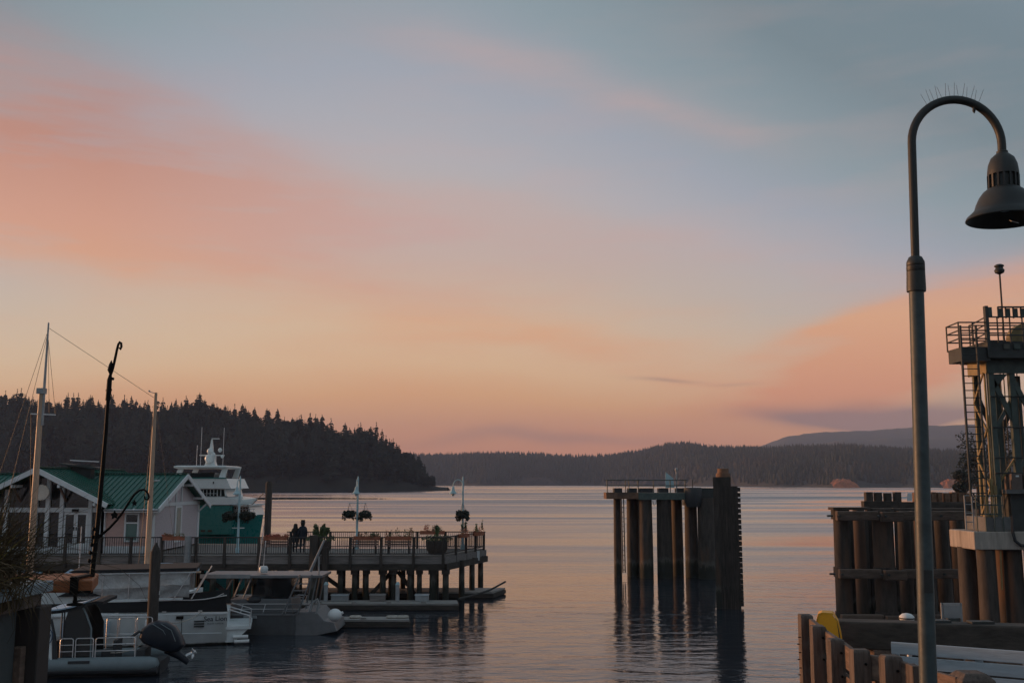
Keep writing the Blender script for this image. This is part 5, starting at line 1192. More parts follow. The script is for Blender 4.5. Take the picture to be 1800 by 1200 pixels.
for y in (843.5, 853):
    m = MB(O); m.tube([(X_(1066, FD), 71.0, zf(y)), (X_(1206, FD), 71.0, zf(y))], .035, 6); m.build('rail', 'steel_green', fd)
    m = MB(O); m.tube([(X_(1066, FD), 72.7, zf(y)), (X_(1100, FD), 72.7, zf(y))], .035, 6); m.build('rail', 'steel_green', fd)
m = MB(O); m.prism([(X_(1170, FD), 71.6, zf(857)), (X_(1186, FD), 71.6, zf(857)), (X_(1184, FD), 71.6, zf(840)), (X_(1170.5, FD), 71.6, zf(829))], (0, .04, 0)); m.build('sign_panel', 'lamp_pale', fd, label='pale green slanted panel')
m = MB(O); m.tube([(X_(1189, FD), 71.4, zf(865)), (X_(1189, FD), 71.4, zf(828))], .05, 8); m.build('light_post', 'galv', fd)
m = MB(O); m.lathe([(.05, -.1), (.1, 0), (.11, .12), (.04, .2)], (X_(1189, FD), 71.4, zf(827)), 10); m.build('marker_light', 'galv', fd, smooth=True)
m = MB(O); m.tube([(X_(1097, 70.9), 70.9, zf(876)), (X_(1098, 70.9), 70.9, .4)], .04, 6); m.tube([(X_(1093, 70.9), 70.9, zf(876)), (X_(1094, 70.9), 70.9, .4)], .04, 6); la_ = m.build('access_ladder', 'pile_rust', fd)
for k in range(14):
    z = .6 + k * .33; m = MB(O); m.tube([(X_(1093, 70.9), 70.9, z), (X_(1098, 70.9), 70.9, z)], .025, 5); m.build('rung', 'pile_rust', la_)
m = MB(O); m.tube([at(1147, 880, 70.8), at(1150, 888, 70.8), at(1153, 884, 70.8), at(1154, 876, 70.8)], .03, 5); m.build('hose', 'rope', fd)

# toothed fender pile in front of it
TD = 54.0; c = Vector((X_(1280, TD), TD, 0))
fp = thing('fender_pile', 'tall square fender pile with a row of teeth down its right edge', 'dolphin', c, -R(12)); zt_ = lambda y: Z_(y, TD)
xl, xm, xr = X_(1257, TD) - c.x, X_(1266.5, TD) - c.x, X_(1299.5, TD) - c.x
m = MB(); m.box(xl, xm, -.04, .9, -2, zt_(838)); m.build('rubbing_strip', 'pile_rust', fp)
m = MB(); m.box(xm, xr, .03, 1.05, -2, zt_(854)); m.build('body', 'pile', fp)
for k in range(9):
    m = MB(); x = xm + (xr - xm) * (k + .06) / 9; m.box(x, x + (xr - xm) / 9 * .8, 0, .03, -1, zt_(854.5)); m.build('vertical_plank', 'timber_dark', fp)
for k in range(22):
    z = .25 + k * (zt_(860) - .25) / 21; m = MB(); m.box(xr + .002, xr + .14, .1, .8, z - .105, z + .105); m.build('tooth', 'timber_dark', fp)
m = MB(); m.box(xl + .05, xr - .35, .1, .9, zt_(854) + .002, zt_(838)); m.build('cap_block', 'pile_rust', fp)
m = MB(); m.lathe([(.38, 0), (.38, .2), (.3, .22), (.3, .45), (.1, .47)], ((xl + xr) / 2 - .1, .5, zt_(838)), 14); m.build('cap', 'steel_rust', fp, smooth=True)
m = MB(); m.lathe([(.05, 0), (.07, .05), (.02, .16)], ((xl + xr) / 2, .4, zt_(829)), 8); m.build('marker_light', 'galv', fp)

# ================================================================== TIMBER BERTH ON THE RIGHT
WD = 42.0
td = thing('timber_dolphin', 'heavy brown timber breasting dolphin with three horizontal walers', 'dolphin', (X_(1560, WD), WD, 0)); O = td.location
zw = lambda y, D=WD: Z_(y, D)
for px0, px1, D in ((1467, 1495, 42.0), (1538, 1573, 41.8), (1503, 1524, 44.0), (1580, 1603, 44.2), (1612, 1643, 42.2), (1648, 1672, 43.4), (1676, 1700, 44.6)):
    r_ = (px1 - px0) / 2 / F * D; px = (px0 + px1) / 2; pile(td, O, X_(px, D), D, zw(894, D), r_, 'pile_rust_near', 'timber_pile', random.Random(px0).uniform(-.06, .06))
    if D < 42.5:
        for y in (903, 1004, 1082):
            m = MB(O); m.tube([(X_(px, D), D, zw(y + 9, D)), (X_(px, D), D, zw(y - 8, D))], r_ * 1.1, 14); m.build('pile_collar', 'timber_dark', td, smooth=True)
for k in range(15):
    px = 1483 + k * 15.3; pile(td, O, X_(px, 47), 46.6 + (k % 2) * .25, zw(905, 46), .2, 'pile', 'rear_pile', random.Random(k).uniform(-.1, .1))
for y0, y1, d in ((913, 897, 0), (1013, 997, .02), (1091, 1075, .04)):
    for a, b in ((1464, 1536), (1575, 1700)):
        m = MB(O); m.box(X_(a, WD), X_(b, WD), 41.12 - d, 41.42 - d, zw(y0), zw(y1)); m.build('waler', 'waler_wood', td, bevel=.03)
    m = MB(O); m.box(X_(1536.5, WD), X_(1574.5, WD), 40.78, 41.1, zw(y0) - .04, zw(y1) - .02); m.build('waler_block', 'waler_wood', td, bevel=.03)
    m = MB(O); m.tube([(X_(1458, 41.2), 41.2, zw((y0 + y1) / 2)), (X_(1468, 41.2), 41.2, zw((y0 + y1) / 2))], .04, 6); m.build('bolt', 'steel_dark', td)
    for px in (1480, 1550, 1562, 1592, 1630, 1660):
        m = MB(O); D = 41.08 - d if px not in (1550, 1562) else 40.75; m.tube([(X_(px, D), D - .06, zw((y0 + y1) / 2)), (X_(px, D), D + .1, zw((y0 + y1) / 2))], .05, 8); m.build('bolt', 'steel_dark', td)
m = MB(O); m.box(X_(1464, WD), X_(1530, WD), 41.6, 42.3, zw(895.5), zw(891)); m.build('cap_plank', 'timber_dark_h', td)
m = MB(O); m.box(X_(1532, WD), X_(1700, WD), 41.6, 42.3, zw(897), zw(893)); m.build('cap_plank', 'timber_dark_h', td)
ww = thing('timber_wing_wall', 'row of upright brown planks on a long beam behind the timber dolphin', 'wall', (X_(1600, 47.5), 47.5, 0)); O = ww.location
zv = lambda y: Z_(y, 47.5)
m = MB(O); m.box(X_(1517, 47.5), X_(1578, 47.5), 47.0, 47.4, zv(892), zv(880)); m.build('beam', 'timber_dark_h', ww)
m = MB(O); m.box(X_(1578.4, 47.5), X_(1720, 47.5), 46.96, 47.36, zv(894), zv(881.5)); m.build('beam', 'timber_dark_h', ww)
for k, (a, b) in enumerate([(1526, 1540), (1543, 1556), (1560, 1573), (1577, 1590), (1612, 1626), (1629, 1640), (1642, 1652), (1654, 1663), (1666, 1676), (1678, 1688), (1690, 1700), (1702, 1713)]):
    m = MB(O); m.box(X_(a + .8, 47.5), X_(b - .8, 47.5), 47.42, 47.72, -1, zv(864.5 + (k % 3) * .7)); m.build('upright_plank', 'steel_rust' if k > 3 else 'pile_rust_near', ww)
m = MB(O); m.box(X_(1592, 47.5), X_(1600, 47.5), 46.9, 46.95, zv(880), zv(866)); m.build('white_board', 'white_paint', ww, label='small white board')

# ================================================================== TOWER
TY = 32.0
tw = thing('ferry_lift_tower', 'green steel ferry ramp lift tower with catwalk and tall ladder on concrete cap', 'tower', (17.5, TY + .8, 0)); O = tw.location
zt2 = lambda y, D=TY: at(1700, y, D).z
def xt(px, y, D=TY): return at(px, y, D).x
x0 = xt(1703, 945, 31.6)
m = MB(O); m.box(x0, 24, 31.6, 33.4, zt2(966, 31.6), zt2(934, 31.6)); m.build('concrete_cap', 'concrete', tw, bevel=.03)
m = MB(O); m.box(xt(1716, 920), xt(1764, 920), 31.75, 33.2, zt2(934, 31.6) + .002, zt2(908)); m.build('pedestal', 'concrete_plain', tw, bevel=.02)
for px, D in ((1694, 32.7), (1728, 31.95), (1775, 32.2), (1760, 33.1), (1812, 32.0)):
    pile(tw, O, X_(px, D), D, zt2(964, 31.6), .29, 'pile_rust_near', 'support_pile')
zc0, zc1 = zt2(908) , zt2(655)
colx = [xt(1741, 780), xt(1778, 780), xt(1815, 780)]
for x in colx:
    for D, mt in ((TY, 'steel_green'), (TY + 1.0, 'steel_green')):
        m = MB(O); m.box(x - .09, x + .09, D - .012, D + .012, zc0, zc1); m.box(x - .09, x - .075, D + .0121, D + .16, zc0, zc1); m.box(x + .075, x + .09, D + .0121, D + .16, zc0, zc1); m.build('column', mt, tw)
xa0 = colx[0]
def brace(a, b, D, w_=.1, mt='steel_green'):
    m = MB(O); m.bar((a[0], D, a[1]), (b[0], D, b[1]), .06, w_, up=(0, 0, 1)); m.build('brace', mt, tw)
hz_ = [zt2(y) for y in (655, 700, 750, 804, 830)]
brace((colx[0], zt2(662)), (colx[1], zt2(742)), TY + .05, .16); brace((colx[0], zt2(760)), (colx[1], zt2(700)), TY + .1, .12); brace((colx[1], zt2(662)), (colx[2], zt2(742)), TY + .05, .16)
brace((colx[0], zt2(690)), (colx[1], zt2(790)), TY + 1.05, .14, 'steel_dark'); brace((colx[1], zt2(760)), (colx[2], zt2(690)), TY + 1.05, .14, 'steel_dark')
brace((colx[0] + .1, zt2(845)), (colx[1], zt2(800)), TY + .06, .06, 'steel_yellow_lit'); brace((colx[1], zt2(832)), (colx[2], zt2(770)), TY + .1, .1, 'steel_green')
m = MB(O); m.prism([(colx[0] + .1, TY + .02, zt2(657)), (colx[0] + .55, TY + .02, zt2(657)), (colx[0] + .1, TY + .02, zt2(683))], (0, .03, 0)); m.build('gusset_plate', 'steel_green', tw)
for y in (697, 751, 804, 831):
    m = MB(O); m.tube([(colx[0] - .1, TY - .08, zt2(y)), (colx[2], TY - .08, zt2(y))], .022, 6); m.build('cross_rod', 'steel_dark', tw)
for px in (1768, 1774, 1792, 1798):
    m = MB(O); m.tube([(xt(px, 780), TY + .4, zt2(860)), (xt(px, 780), TY + .4, zt2(640))], .02 if px % 3 else .035, 6); m.build('hoist_cable', 'steel_dark', tw)
# side frame between front and rear columns, yellow evening light put into its colour
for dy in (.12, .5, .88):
    m = MB(O); m.bar((xa0 - .16, TY + dy, zc0), (xa0 - .16, TY + dy, zc1), .05, .06); m.build('side_stanchion', 'steel_yellow_lit', tw)
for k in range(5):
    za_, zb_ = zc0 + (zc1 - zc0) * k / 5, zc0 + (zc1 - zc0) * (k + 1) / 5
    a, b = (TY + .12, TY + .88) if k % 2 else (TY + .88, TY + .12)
    m = MB(O); m.bar((xa0 - .2, a, za_), (xa0 - .2, b, zb_), .04, .07); m.build('side_lacing', 'steel_yellow_lit', tw)
for px in (1727, 1738):
    m = MB(O); m.lathe([(.13, 0), (.13, .06), (.07, .12), (.05, .5), (.06, 1.2)], (xt(px, 905, TY - .1), TY - .05, zc0 + .002), 12); m.build('hydraulic_foot', 'steel_yellow_lit', tw, smooth=True)
m = MB(O); m.box(xt(1736, 860, TY - .1), xt(1742, 860, TY - .1), TY - .16, TY - .04, zt2(868), zt2(853)); m.build('junction_box', 'steel_yellow_lit', tw)
# head beam and machinery deck
m = MB(O); m.box(colx[0] - .14, 21, TY - .06, TY + .05, zt2(656), zt2(633)); m.build('head_beam', 'steel_green', tw)
m = MB(O); m.box(colx[0] - .18, colx[0] - .145, TY - .06, TY + 1.25, zt2(656), zt2(633)); m.build('end_plate', 'steel_yellow_lit', tw)  # left face of the green beam, its evening light painted yellow
m = MB(O); m.box(colx[0] - .3, 21, TY - .5, TY + 1.5, zt2(632), zt2(624)); m.build('machinery_deck', 'steel_dark', tw)
m = MB(O); m.box(colx[0] - .2, 21, TY - .2, TY + 1.2, zt2(624) + .002, zt2(601)); m.build('machinery_housing', 'steel_dark', tw)
for k in range(4):
    x = colx[0] + .35 + k * .33; m = MB(O); m.box(x, x + .2, TY - .26, TY - .2, zt2(615), zt2(606)); m.build('vent_panel', 'steel_green', tw)
cx0, cx1 = xt(1670, 625), xt(1718, 625)
m = MB(O); m.box(cx0, cx1, TY - .5, TY + .5, zt2(637), zt2(613)); m.build('catwalk', 'steel_dark', tw)
def railset(x0, x1, D, zb, zt__, n, rails=3, mt='steel_dark', nm='guard_rail'):
    for k in range(rails):
        z = zb + (zt__ - zb) * (k + 1) / rails; m = MB(O); m.tube([(x0, D, z), (x1, D, z)], .024, 6); m.build(nm, mt, tw)
    for k in range(n):
        x = x0 + (x1 - x0) * k / (n - 1); m = MB(O); m.tube([(x, D, zb - .05), (x, D, zt__)], .026, 6); m.build('rail_post', mt, tw)
railset(cx0 - .08, cx1 - .05, TY - .52, zt2(613), zt2(571), 3); railset(cx0 - .02, cx1 - .05, TY + .5, zt2(613), zt2(571), 3)
for y in (571, 585, 599):
    m = MB(O); m.tube([(cx0 - .08, TY - .52, zt2(y)), (cx0 - .02, TY + .5, zt2(y))], .024, 6); m.build('guard_rail', 'steel_dark', tw)
xu0 = xt(1711, 580)
railset(xu0, 21, TY - .45, zt2(603), zt2(561), 16, 4); railset(xu0 + .3, 21, TY + 1.3, zt2(603), zt2(561), 11, 3)
for y in (562, 575, 590):
    m = MB(O); m.tube([(xu0, TY - .45, zt2(y)), (xu0 + .3, TY + 1.3, zt2(y))], .024, 6); m.build('guard_rail', 'steel_dark', tw)
m = MB(O); m.box(xu0 - .03, xu0 + .07, TY - .6, TY - .45, zt2(632), zt2(543)); m.build('conduit_stack', 'steel_dark', tw)
m = MB(O); m.box(xt(1715, 550), xt(1723, 550), TY - .45, TY - .3, zt2(560), zt2(544)); m.build('instrument_box', 'steel_green', tw)
xp0, xp1 = xt(1740, 550), xt(1793, 550)
m = MB(O); m.bar((xp0, TY - .2, zt2(541.5)), (xp1, TY - .2, zt2(541.5)), .05, .05); m.build('panel_frame', 'steel_dark', tw)
for k in range(5):
    x = xp0 + (xp1 - xp0) * k / 4; m = MB(O); m.bar((x, TY - .2, zt2(561)), (x, TY - .2, zt2(541)), .04, .04); m.build('panel_post', 'steel_dark', tw)
for k in range(4):
    x = xp0 + (xp1 - xp0) * k / 4; m = MB(O); m.box(x + .05, x + .19, TY - .12, TY - .09, zt2(558), zt2(543)); m.build('panel', 'steel_green', tw)
m = MB(O); c = Vector((xt(1798, 592), TY + .2, zt2(597))); m.tube([c + Vector((0, -.15, 0)), c + Vector((0, .15, 0))], .56, 28); m.build('sheave', 'steel_yellow_lit', tw, smooth=True)
m = MB(O); xm_ = xt(1752, 500); m.tube([(xm_, TY + .1, zt2(600)), (xm_, TY + .1, zt2(478))], .03, 8); m.build('beacon_mast', 'steel_dark', tw)
m = MB(O); m.lathe([(.03, -.14), (.14, -.08), (.16, 0), (.12, .06), (.11, .09), (.15, .13), (.15, .16), (.09, .2)], (xm_, TY + .1, zt2(474)), 14); m.build('beacon', 'steel_dark', tw, smooth=True)
# tall ladder
LD = TY - .75
l0, l1 = at(1697, 872, LD), at(1725, 872, LD); zl = at(1690, 572, LD).z
ld = MB(O); 
for p in (l0, l1): ld.bar((p.x, LD, p.z), (p.x, LD, zl), .05, .075)
lad = ld.build('ladder', 'steel_dark', tw)
k = 0; z = l0.z + .1; mm = MB(); mm.tube([(0, 0, 0), (l1.x - l0.x, 0, 0)], .016, 6); rung = mm.mesh('rung', 'steel_dark')
while z < zl - .1: share('rung', rung, lad, Vector((l0.x, LD, z)) - O); z += .228
# lower landing: small ladder, rails, equipment cabinets
m = MB(O); a, b = at(1689, 930, 31.45), at(1702, 930, 31.45); zt3 = at(1690, 870, 31.45).z
for p in (a, b): m.bar((p.x, 31.45, p.z), (p.x, 31.45, zt3), .03, .04)
l2 = m.build('landing_ladder', 'galv', tw)
for k in range(4):
    z = zt3 - .01 - k * .27; m = MB(O); m.tube([(a.x, 31.45, z), (b.x, 31.45, z)], .016, 6); m.build('rung', 'galv', l2)
xq0, xq1 = xt(1706, 890, 31.7), xt(1752, 890, 31.7)
for y in (871, 887, 903):
    m = MB(O); m.tube([(xq0, 31.68, zt2(y, 31.7)), (xq1, 31.68, zt2(y, 31.7))], .02, 6); m.build('guard_rail', 'steel_green', tw)
for k in range(4):
    x = xq0 + (xq1 - xq0) * k / 3; m = MB(O); m.tube([(x, 31.68, zt2(934, 31.6)), (x, 31.68, zt2(870, 31.7))], .022, 6); m.build('rail_post', 'steel_green', tw)
m = MB(O); m.box(xt(1750, 863), 22, TY - .35, TY + .5, zt2(867), zt2(860)); m.build('shelf', 'concrete_plain', tw)
for a, b in ((1761, 1781), (1783, 1806)):
    m = MB(O); m.box(xt(a, 845), xt(b, 845) - .02, TY - .3, TY + .2, zt2(860) + .002, zt2(832)); cb_ = m.build('equipment_cabinet', 'box_brown', tw, bevel=.01)
    xc = (xt(a, 845) + xt(b, 845)) / 2; m = MB(O); m.box(xc - .05, xc + .05, TY - .312, TY - .302, zt2(838), zt2(835)); m.build('label_plate', 'white_paint', cb_)
m = MB(O); m.box(xt(1766, 900), 22, TY - .1, TY + .9, zt2(934, 31.6), zt2(867) - .002); m.build('machine_room', 'steel_dark', tw)
m = MB(O); m.tube([at(1770, 905, 31.5), at(1771, 935, 31.5), at(1775, 950, 31.5), at(1785, 958, 31.5), at(1802, 960, 31.5)], .05, 7); m.build('cable_loop', 'tube_dark', tw, smooth=True)
m = MB(O); m.tube([at(1749, 968, 31.7), at(1752, 1036, 31.7)], .025, 6); m.build('drain_pipe', 'steel_yellow_lit', tw)
tw.location.x += .17
# dark tree on the near shore behind the tower
for px, D, hh, lab in ((1690, 170, 8.5, 'dark bushy tree behind the ladder of the tower'), (1720, 172, 15.0, 'taller dark tree behind the tower columns'), (1765, 168, 17, 'dark tree behind the tower at the right edge')):
    r = random.Random(px); t_ = thing('shore_tree', lab, 'tree', (X_(px, D), D, 1.0)); cr = MB()
    for k in range(22):
        a = r.uniform(0, 6.28); d = r.uniform(0, .26) * hh; zz = r.uniform(.16, .9)
        cr.leaves((math.cos(a) * d * (1.1 - zz * .7), math.sin(a) * d * (1.1 - zz * .7), hh * zz), hh * .12, hh * .12, hh * .09, 90, .38, r)
    cr.build('crown', 'leaf_dark', t_, kind='stuff'); m = MB(); m.tube([(0, 0, -2), (.1, 0, hh * .5), (0, 0, hh * .85)], [.35, .22, .05], 8)
    for k in range(5): a = r.uniform(0, 6.28); m.tube([(0, 0, hh * (.3 + .1 * k)), (math.cos(a) * hh * .2, math.sin(a) * hh * .2, hh * (.4 + .1 * k))], [.12, .03], 5)
    m.build('trunk', 'bark', t_)
m = MB(); n = 24; vs_ = []
for i in range(n):
    for j in range(6):
        u, v = i / (n - 1), j / 5; vs_.append((X_(1655, 170) + 60 * u, 160 + 40 * v, -2 + 4.5 * math.sin(v * 1.5) * min(1, u * 5 + .1) + mnoise.noise(Vector((u * 15, v * 5, 2))) * .8))
m.add(vs_, [(i * 6 + j, (i + 1) * 6 + j, (i + 1) * 6 + j + 1, i * 6 + j + 1) for i in range(n - 1) for j in range(5)]); struct(m.build('near_shore', 'rock', smooth=True))

# ================================================================== RIGHT FOREGROUND
GZ = 4.1                                             # wharf level in front of the camera
m = MB(); m.prism([(3.75, 4.5, GZ - .3), (16, 4.5, GZ - .3), (16, 14.6, GZ - .3), (4.35, 14.6, GZ - .3), (4.3, 12.4, GZ - .3), (3.75, 10.5, GZ - .3)], (0, 0, .3)); struct(m.build('wharf_ground', 'paving'))
m = MB(); m.prism([(2.55, 5.5, GZ - .3), (3.74, 5.5, GZ - .3), (3.74, 10.5, GZ - .3), (2.9, 9.4, GZ - .3)], (0, 0, .3)); struct(m.build('wharf_apron', 'paving'))
# timber fence
TZ = H - 1.5
fc = thing('timber_fence', 'rough brown timber fence of thick posts curving along the wharf edge', 'fence', (3.3, 9.5, GZ)); O = fc.location
tops = [(1415, 1079, .145), (1437, 1098, .145), (1468, 1122, .145), (1510, 1140, .155), (1565, 1151, .165)]
P = []
for k, (px, py, w_) in enumerate(tops):
    p = on(px, py, TZ); P.append(p); r = random.Random(k); j = lambda: r.uniform(-.006, .006)
    m = MB(O); rings = []
    for z, s in ((GZ - .6 - (.8 if k < 3 else 0), 1), (TZ - .5, 1.0), (TZ - .03, .99), (TZ - .006, .93), (TZ, .80)):
        h_ = w_ / 2 * s; rings.append([(p.x - h_ + j(), p.y - .07 * s, z + j()), (p.x + h_ + j(), p.y - .07 * s, z + j()), (p.x + h_ + j(), p.y + .07 * s, z + j()), (p.x - h_ + j(), p.y + .07 * s, z + j())])
    m.loft(rings); po = m.build('post', 'fence_wood', fc, bevel=.008)
    if k == 0:
        for q in range(8):
            m = MB(O); z = TZ - .25 - q * .085; m.tube([(p.x - w_ / 2 - .025, p.y - .03 + (q % 2) * .05, z), (p.x - w_ / 2 + .01, p.y - .03 + (q % 2) * .05, z)], .006, 6); m.build('bolt', 'black_iron', po)
    else:
        for q in range(2):
            m = MB(O); z = TZ - .12 - q * .22; m.tube([(p.x + .03, p.y - .082, z), (p.x + .03, p.y - .06, z)], .012, 8); m.build('bolt', 'black_iron', po)
Q = [P[0] + Vector((.05, .0, 0))] + [p + Vector((.09 if i < 3 else .03, .05 if i < 3 else .11, 0)) for i, p in enumerate(P[1:], 1)] + [on(1622, 1166, TZ - .02) , on(1690, 1188, TZ - .02) + Vector((0, .05, 0))]
for i in range(len(Q) - 1):
    for j_, (zt4, hh) in enumerate(((TZ - .035, .22), (TZ - .325, .22), (TZ - .61, .22))):
        a = Vector((Q[i].x, Q[i].y, zt4 - hh / 2 - .02 * (i % 2))); b = Vector((Q[i + 1].x, Q[i + 1].y, zt4 - hh / 2 - .02 * ((i + 1) % 2)))
        d = (b - a).normalized(); m = MB(O); m.bar(a + d * .004, b - d * .004, .05, hh); m.build('board', 'board_wood', fc, bevel=.006)
p = on(1607, 1166, TZ - .01); m = MB(O); m.box(p.x - .035, p.x + .035, p.y - .05, p.y + .09, GZ, TZ - .02); m.build('post', 'fence_wood', fc, bevel=.008)
# squat bollard with chamfered top, nearest
p = on(1707, 1180, TZ + .0); bo_ = thing('timber_bollard', 'squat square timber bollard with chamfered top at the bottom edge', 'bollard', (p.x, p.y, GZ))
m = MB(); hw = .135; m.loft([[(-s, -s, z), (s, -s, z), (s, s, z), (-s, s, z)] for s, z in ((hw, 0), (hw, TZ - GZ - .055), (hw * .97, TZ - GZ - .045), (hw * .66, TZ - GZ - .002), (hw * .6, TZ - GZ))]); m.build('post', 'fence_wood', bo_, bevel=.008)
# bench
bp_ = at(1566, 1127, 10.45); bl_ = at(1850, 1147, 9.75)
bn = thing('slatted_bench', 'pale blue grey slatted bench behind the lamp post', 'bench', (bp_.x, bp_.y, GZ), math.atan2(bl_.y - bp_.y, bl_.x - bp_.x)); BL = (bl_ - bp_).length
zb_ = bp_.z - GZ
for k in range(5):
    m = MB(); z = zb_ - .115 - k * .137; m.box(.0 if k == 0 else .075, BL, -.012 + k * .012, .012 + k * .012, z, z + .115); m.build('back_slat', 'bench_paint', bn, bevel=.006)
for x in (.0, .77, 1.5):
    m = MB(); m.prism([(x, .013, zb_ - .02 if x else zb_ - .12), (x, .06, zb_ - .02 if x else zb_ - .12), (x, .13, .02), (x, .07, .02)], (.07, 0, 0)); m.build('back_leg', 'bench_paint', bn, bevel=.004)
    m = MB(); m.box(x, x + .07, -.42, -.36, 0, .38); m.box(x, x + .07, -.42, .07, .34, .38); m.build('front_leg', 'bench_paint', bn, bevel=.004)
for k in range(4):
    m = MB(); m.box(.0, BL, -.44 + k * .12, -.34 + k * .12, .382, .41); m.build('seat_slat', 'bench_paint', bn, bevel=.006)
# heavy kerb beam on blocks
kb = thing('kerb_beam', 'massive dark timber kerb beam on blocks behind the bench', 'beam', (4.5, 13.0, GZ)); O = kb.location
a = at(1467, 1112, 13.2); b = at(1860, 1124, 12.5)
m = MB(O); m.bar(a, b, .3, .34); m.build('beam', 'timber_dark_h', kb, bevel=.02)
for px in (1560, 1660, 1760):
    f_ = (px - 1467) / 393; q = a.lerp(b, f_); m = MB(O); m.box(q.x - .2, q.x + .2, q.y - .14, q.y + .14, GZ, q.z - .172); m.build('block', 'board_wood', kb)
for px in (1655, 1730):
    f_ = (px - 1467) / 393; q = a.lerp(b, f_); m = MB(O); m.box(q.x - .14, q.x + .14, q.y - .08, q.y + .08, q.z + .172, q.z + .2); m.build('iron_strap', 'steel_dark', kb)
m = MB(O); m.bar(a + Vector((.02, -.2, -.42)), b + Vector((0, -.2, -.42)), .12, .22); m.build('lower_beam', 'timber_dark_h', kb)
# yellow hoop
yp = at(1455, 1095, 12.6); yl = thing('yellow_ladder_hoop', 'bright yellow curved hoop at the wharf edge beside the fence', 'handrail', (yp.x, yp.y, GZ), R(-18)); yl.scale = (1.25, 1.2, 1.0)
ztop = at(1455, 1074, 12.6).z - GZ
m = MB(); pf = [(-.1, ztop - .08), (-.085, ztop - .02), (-.05, ztop), (.05, ztop - .005), (.085, ztop - .08), (.11, ztop - .25), (.15, 0)]
m.loft([[(x, -.1, z), (x, .1, z), (x + .015, .1, z - .02), (x + .015, -.1, z - .02)] for x, z in [(-.13, ztop - .3), (-.12, ztop - .18)] + pf]); m.build('curved_plate', 'yellow', yl)
m = MB(); m.prism([(-.12, -.1, ztop - .3), (-.1, -.1, ztop - .09), (-.05, -.1, ztop - .02), (.05, -.1, ztop - .025), (.085, -.1, ztop - .09), (.15, -.1, 0), (.02, -.1, 0)], (0, .02, 0)); m.build('side_plate', 'yellow', yl)
# small white dock light
dl = at(1594, 1085, 13.75); d_ = thing('dock_light', 'small white domed light on a thin pole behind the kerb beam', 'light', (dl.x, dl.y, GZ)); hz2 = dl.z - GZ
m = MB(); m.tube([(0, 0, 0), (.03, 0, hz2 - .04)], .035, 8); m.build('pole', 'gull_white', d_)
m = MB(); m.lathe([(.03, -.05), (.085, -.04), (.1, -.005), (.095, .02), (.06, .05), (.02, .06)], (0, 0, hz2), 16); m.build('dome', 'gull_white', d_, smooth=True)
m = MB(); m.lathe([(.101, -.012), (.103, -.002), (.1, .004)], (0, 0, hz2), 16); m.build('rim', 'steel_dark', d_)
# grey meter frame
gp = at(1673, 1080, 13.9); gf = thing('meter_frame', 'grey steel frame with a mesh panel behind the kerb beam', 'frame', (gp.x, gp.y, GZ)); zt5 = at(1673, 1059, 13.9).z - GZ
for x in (-.13, .13):
    m = MB(); m.box(x - .012, x + .012, -.012, .012, 0, zt5); m.build('upright', 'galv', gf)
m = MB(); m.box(-.13, .13, -.012, .012, zt5 - .024, zt5 - .001); m.build('top_bar', 'galv', gf)
m = MB(); m.box(-.11, .117, -.01, .02, zt5 - .2, zt5 - .028); m.build('panel', 'galv', gf)
m = MB(); m.box(-.06, .09, -.03, .06, zt5 - .34, zt5 - .202); m.build('meter_box', 'steel_dark', gf)

# ---- the near lamp post -----------------------------------------------------------
LD_ = 7.4; pb = at(1624, 1190, LD_)
lp = thing('street_lamp', 'tall dark gooseneck street lamp with bell shade and bird spikes', 'lamp post', (pb.x + .0, LD_, GZ)); lp.rotation_euler = (0, R(1.55), 0)
zz = lambda y: at(1610, y, LD_).z - GZ
m = MB(); m.lathe([(.16, 0), (.16, .06), (.1, .12), (.066, .3), (.061, zz(1180)), (.056, zz(800)), (.054, zz(512))], n=28); m.build('pole', 'lamp_grey', lp, smooth=True)
m = MB(); za_, zb2 = zz(513), zz(450); dz = zb2 - za_
m.lathe([(.056, za_ + .001), (.069, za_ + .004), (.070, za_ + .03), (.067, za_ + dz * .5), (.067, za_ + dz * .56), (.063, za_ + dz * .57), (.067, za_ + dz * .59), (.067, za_ + dz * .71), (.063, za_ + dz * .72), (.067, za_ + dz * .74), (.065, za_ + dz * .84), (.048, za_ + dz * .97), (.033, zb2)], n=28); m.build('collar', 'lamp_paint', lp, smooth=True)
zs_ = zz(250); RA = .347
pts = [(0, 0, zb2 - .02), (0, 0, (zb2 + zs_) / 2), (0, 0, zs_)]
for k in range(1, 25):
    a = math.pi * k / 24; pts.append((RA - RA * math.cos(a), 0, zs_ + RA * 1.02 * math.sin(a)))
pts.append((2 * RA, 0, zs_ - .07))
m = MB(); m.tube(pts, [.031] * 3 + [.0315] * 25, 16); m.build('gooseneck', 'lamp_paint', lp, smooth=True)
hx_ = 2 * RA; ht = zs_ - .05
m = MB(); m.lathe([(.034, ht), (.042, ht - .005), (.042, ht - .02), (.085, ht - .06), (.104, ht - .11), (.112, ht - .17), (.113, ht - .195)], (hx_, 0, 0), 28); m.build('lamp_head', 'lamp_paint', lp, smooth=True)
m = MB(); m.lathe([(.098, ht - .197), (.098, ht - .30)], (hx_, 0, 0), 24); m.build('vent_core', 'steel_dark', lp, smooth=True)
for k in range(16):
    a = 2 * math.pi * k / 16; m = MB(); m.box(-.007, .007, .099, .114, ht - .30, ht - .196); share('vent_rib', m.mesh('vent_rib', 'lamp_paint') if k == 0 else rib_me, lp, (hx_, 0, 0), (0, 0, a)) if k else None
    if k == 0: rib_me = m.mesh('vent_rib', 'lamp_paint'); share('vent_rib', rib_me, lp, (hx_, 0, 0), (0, 0, 0))
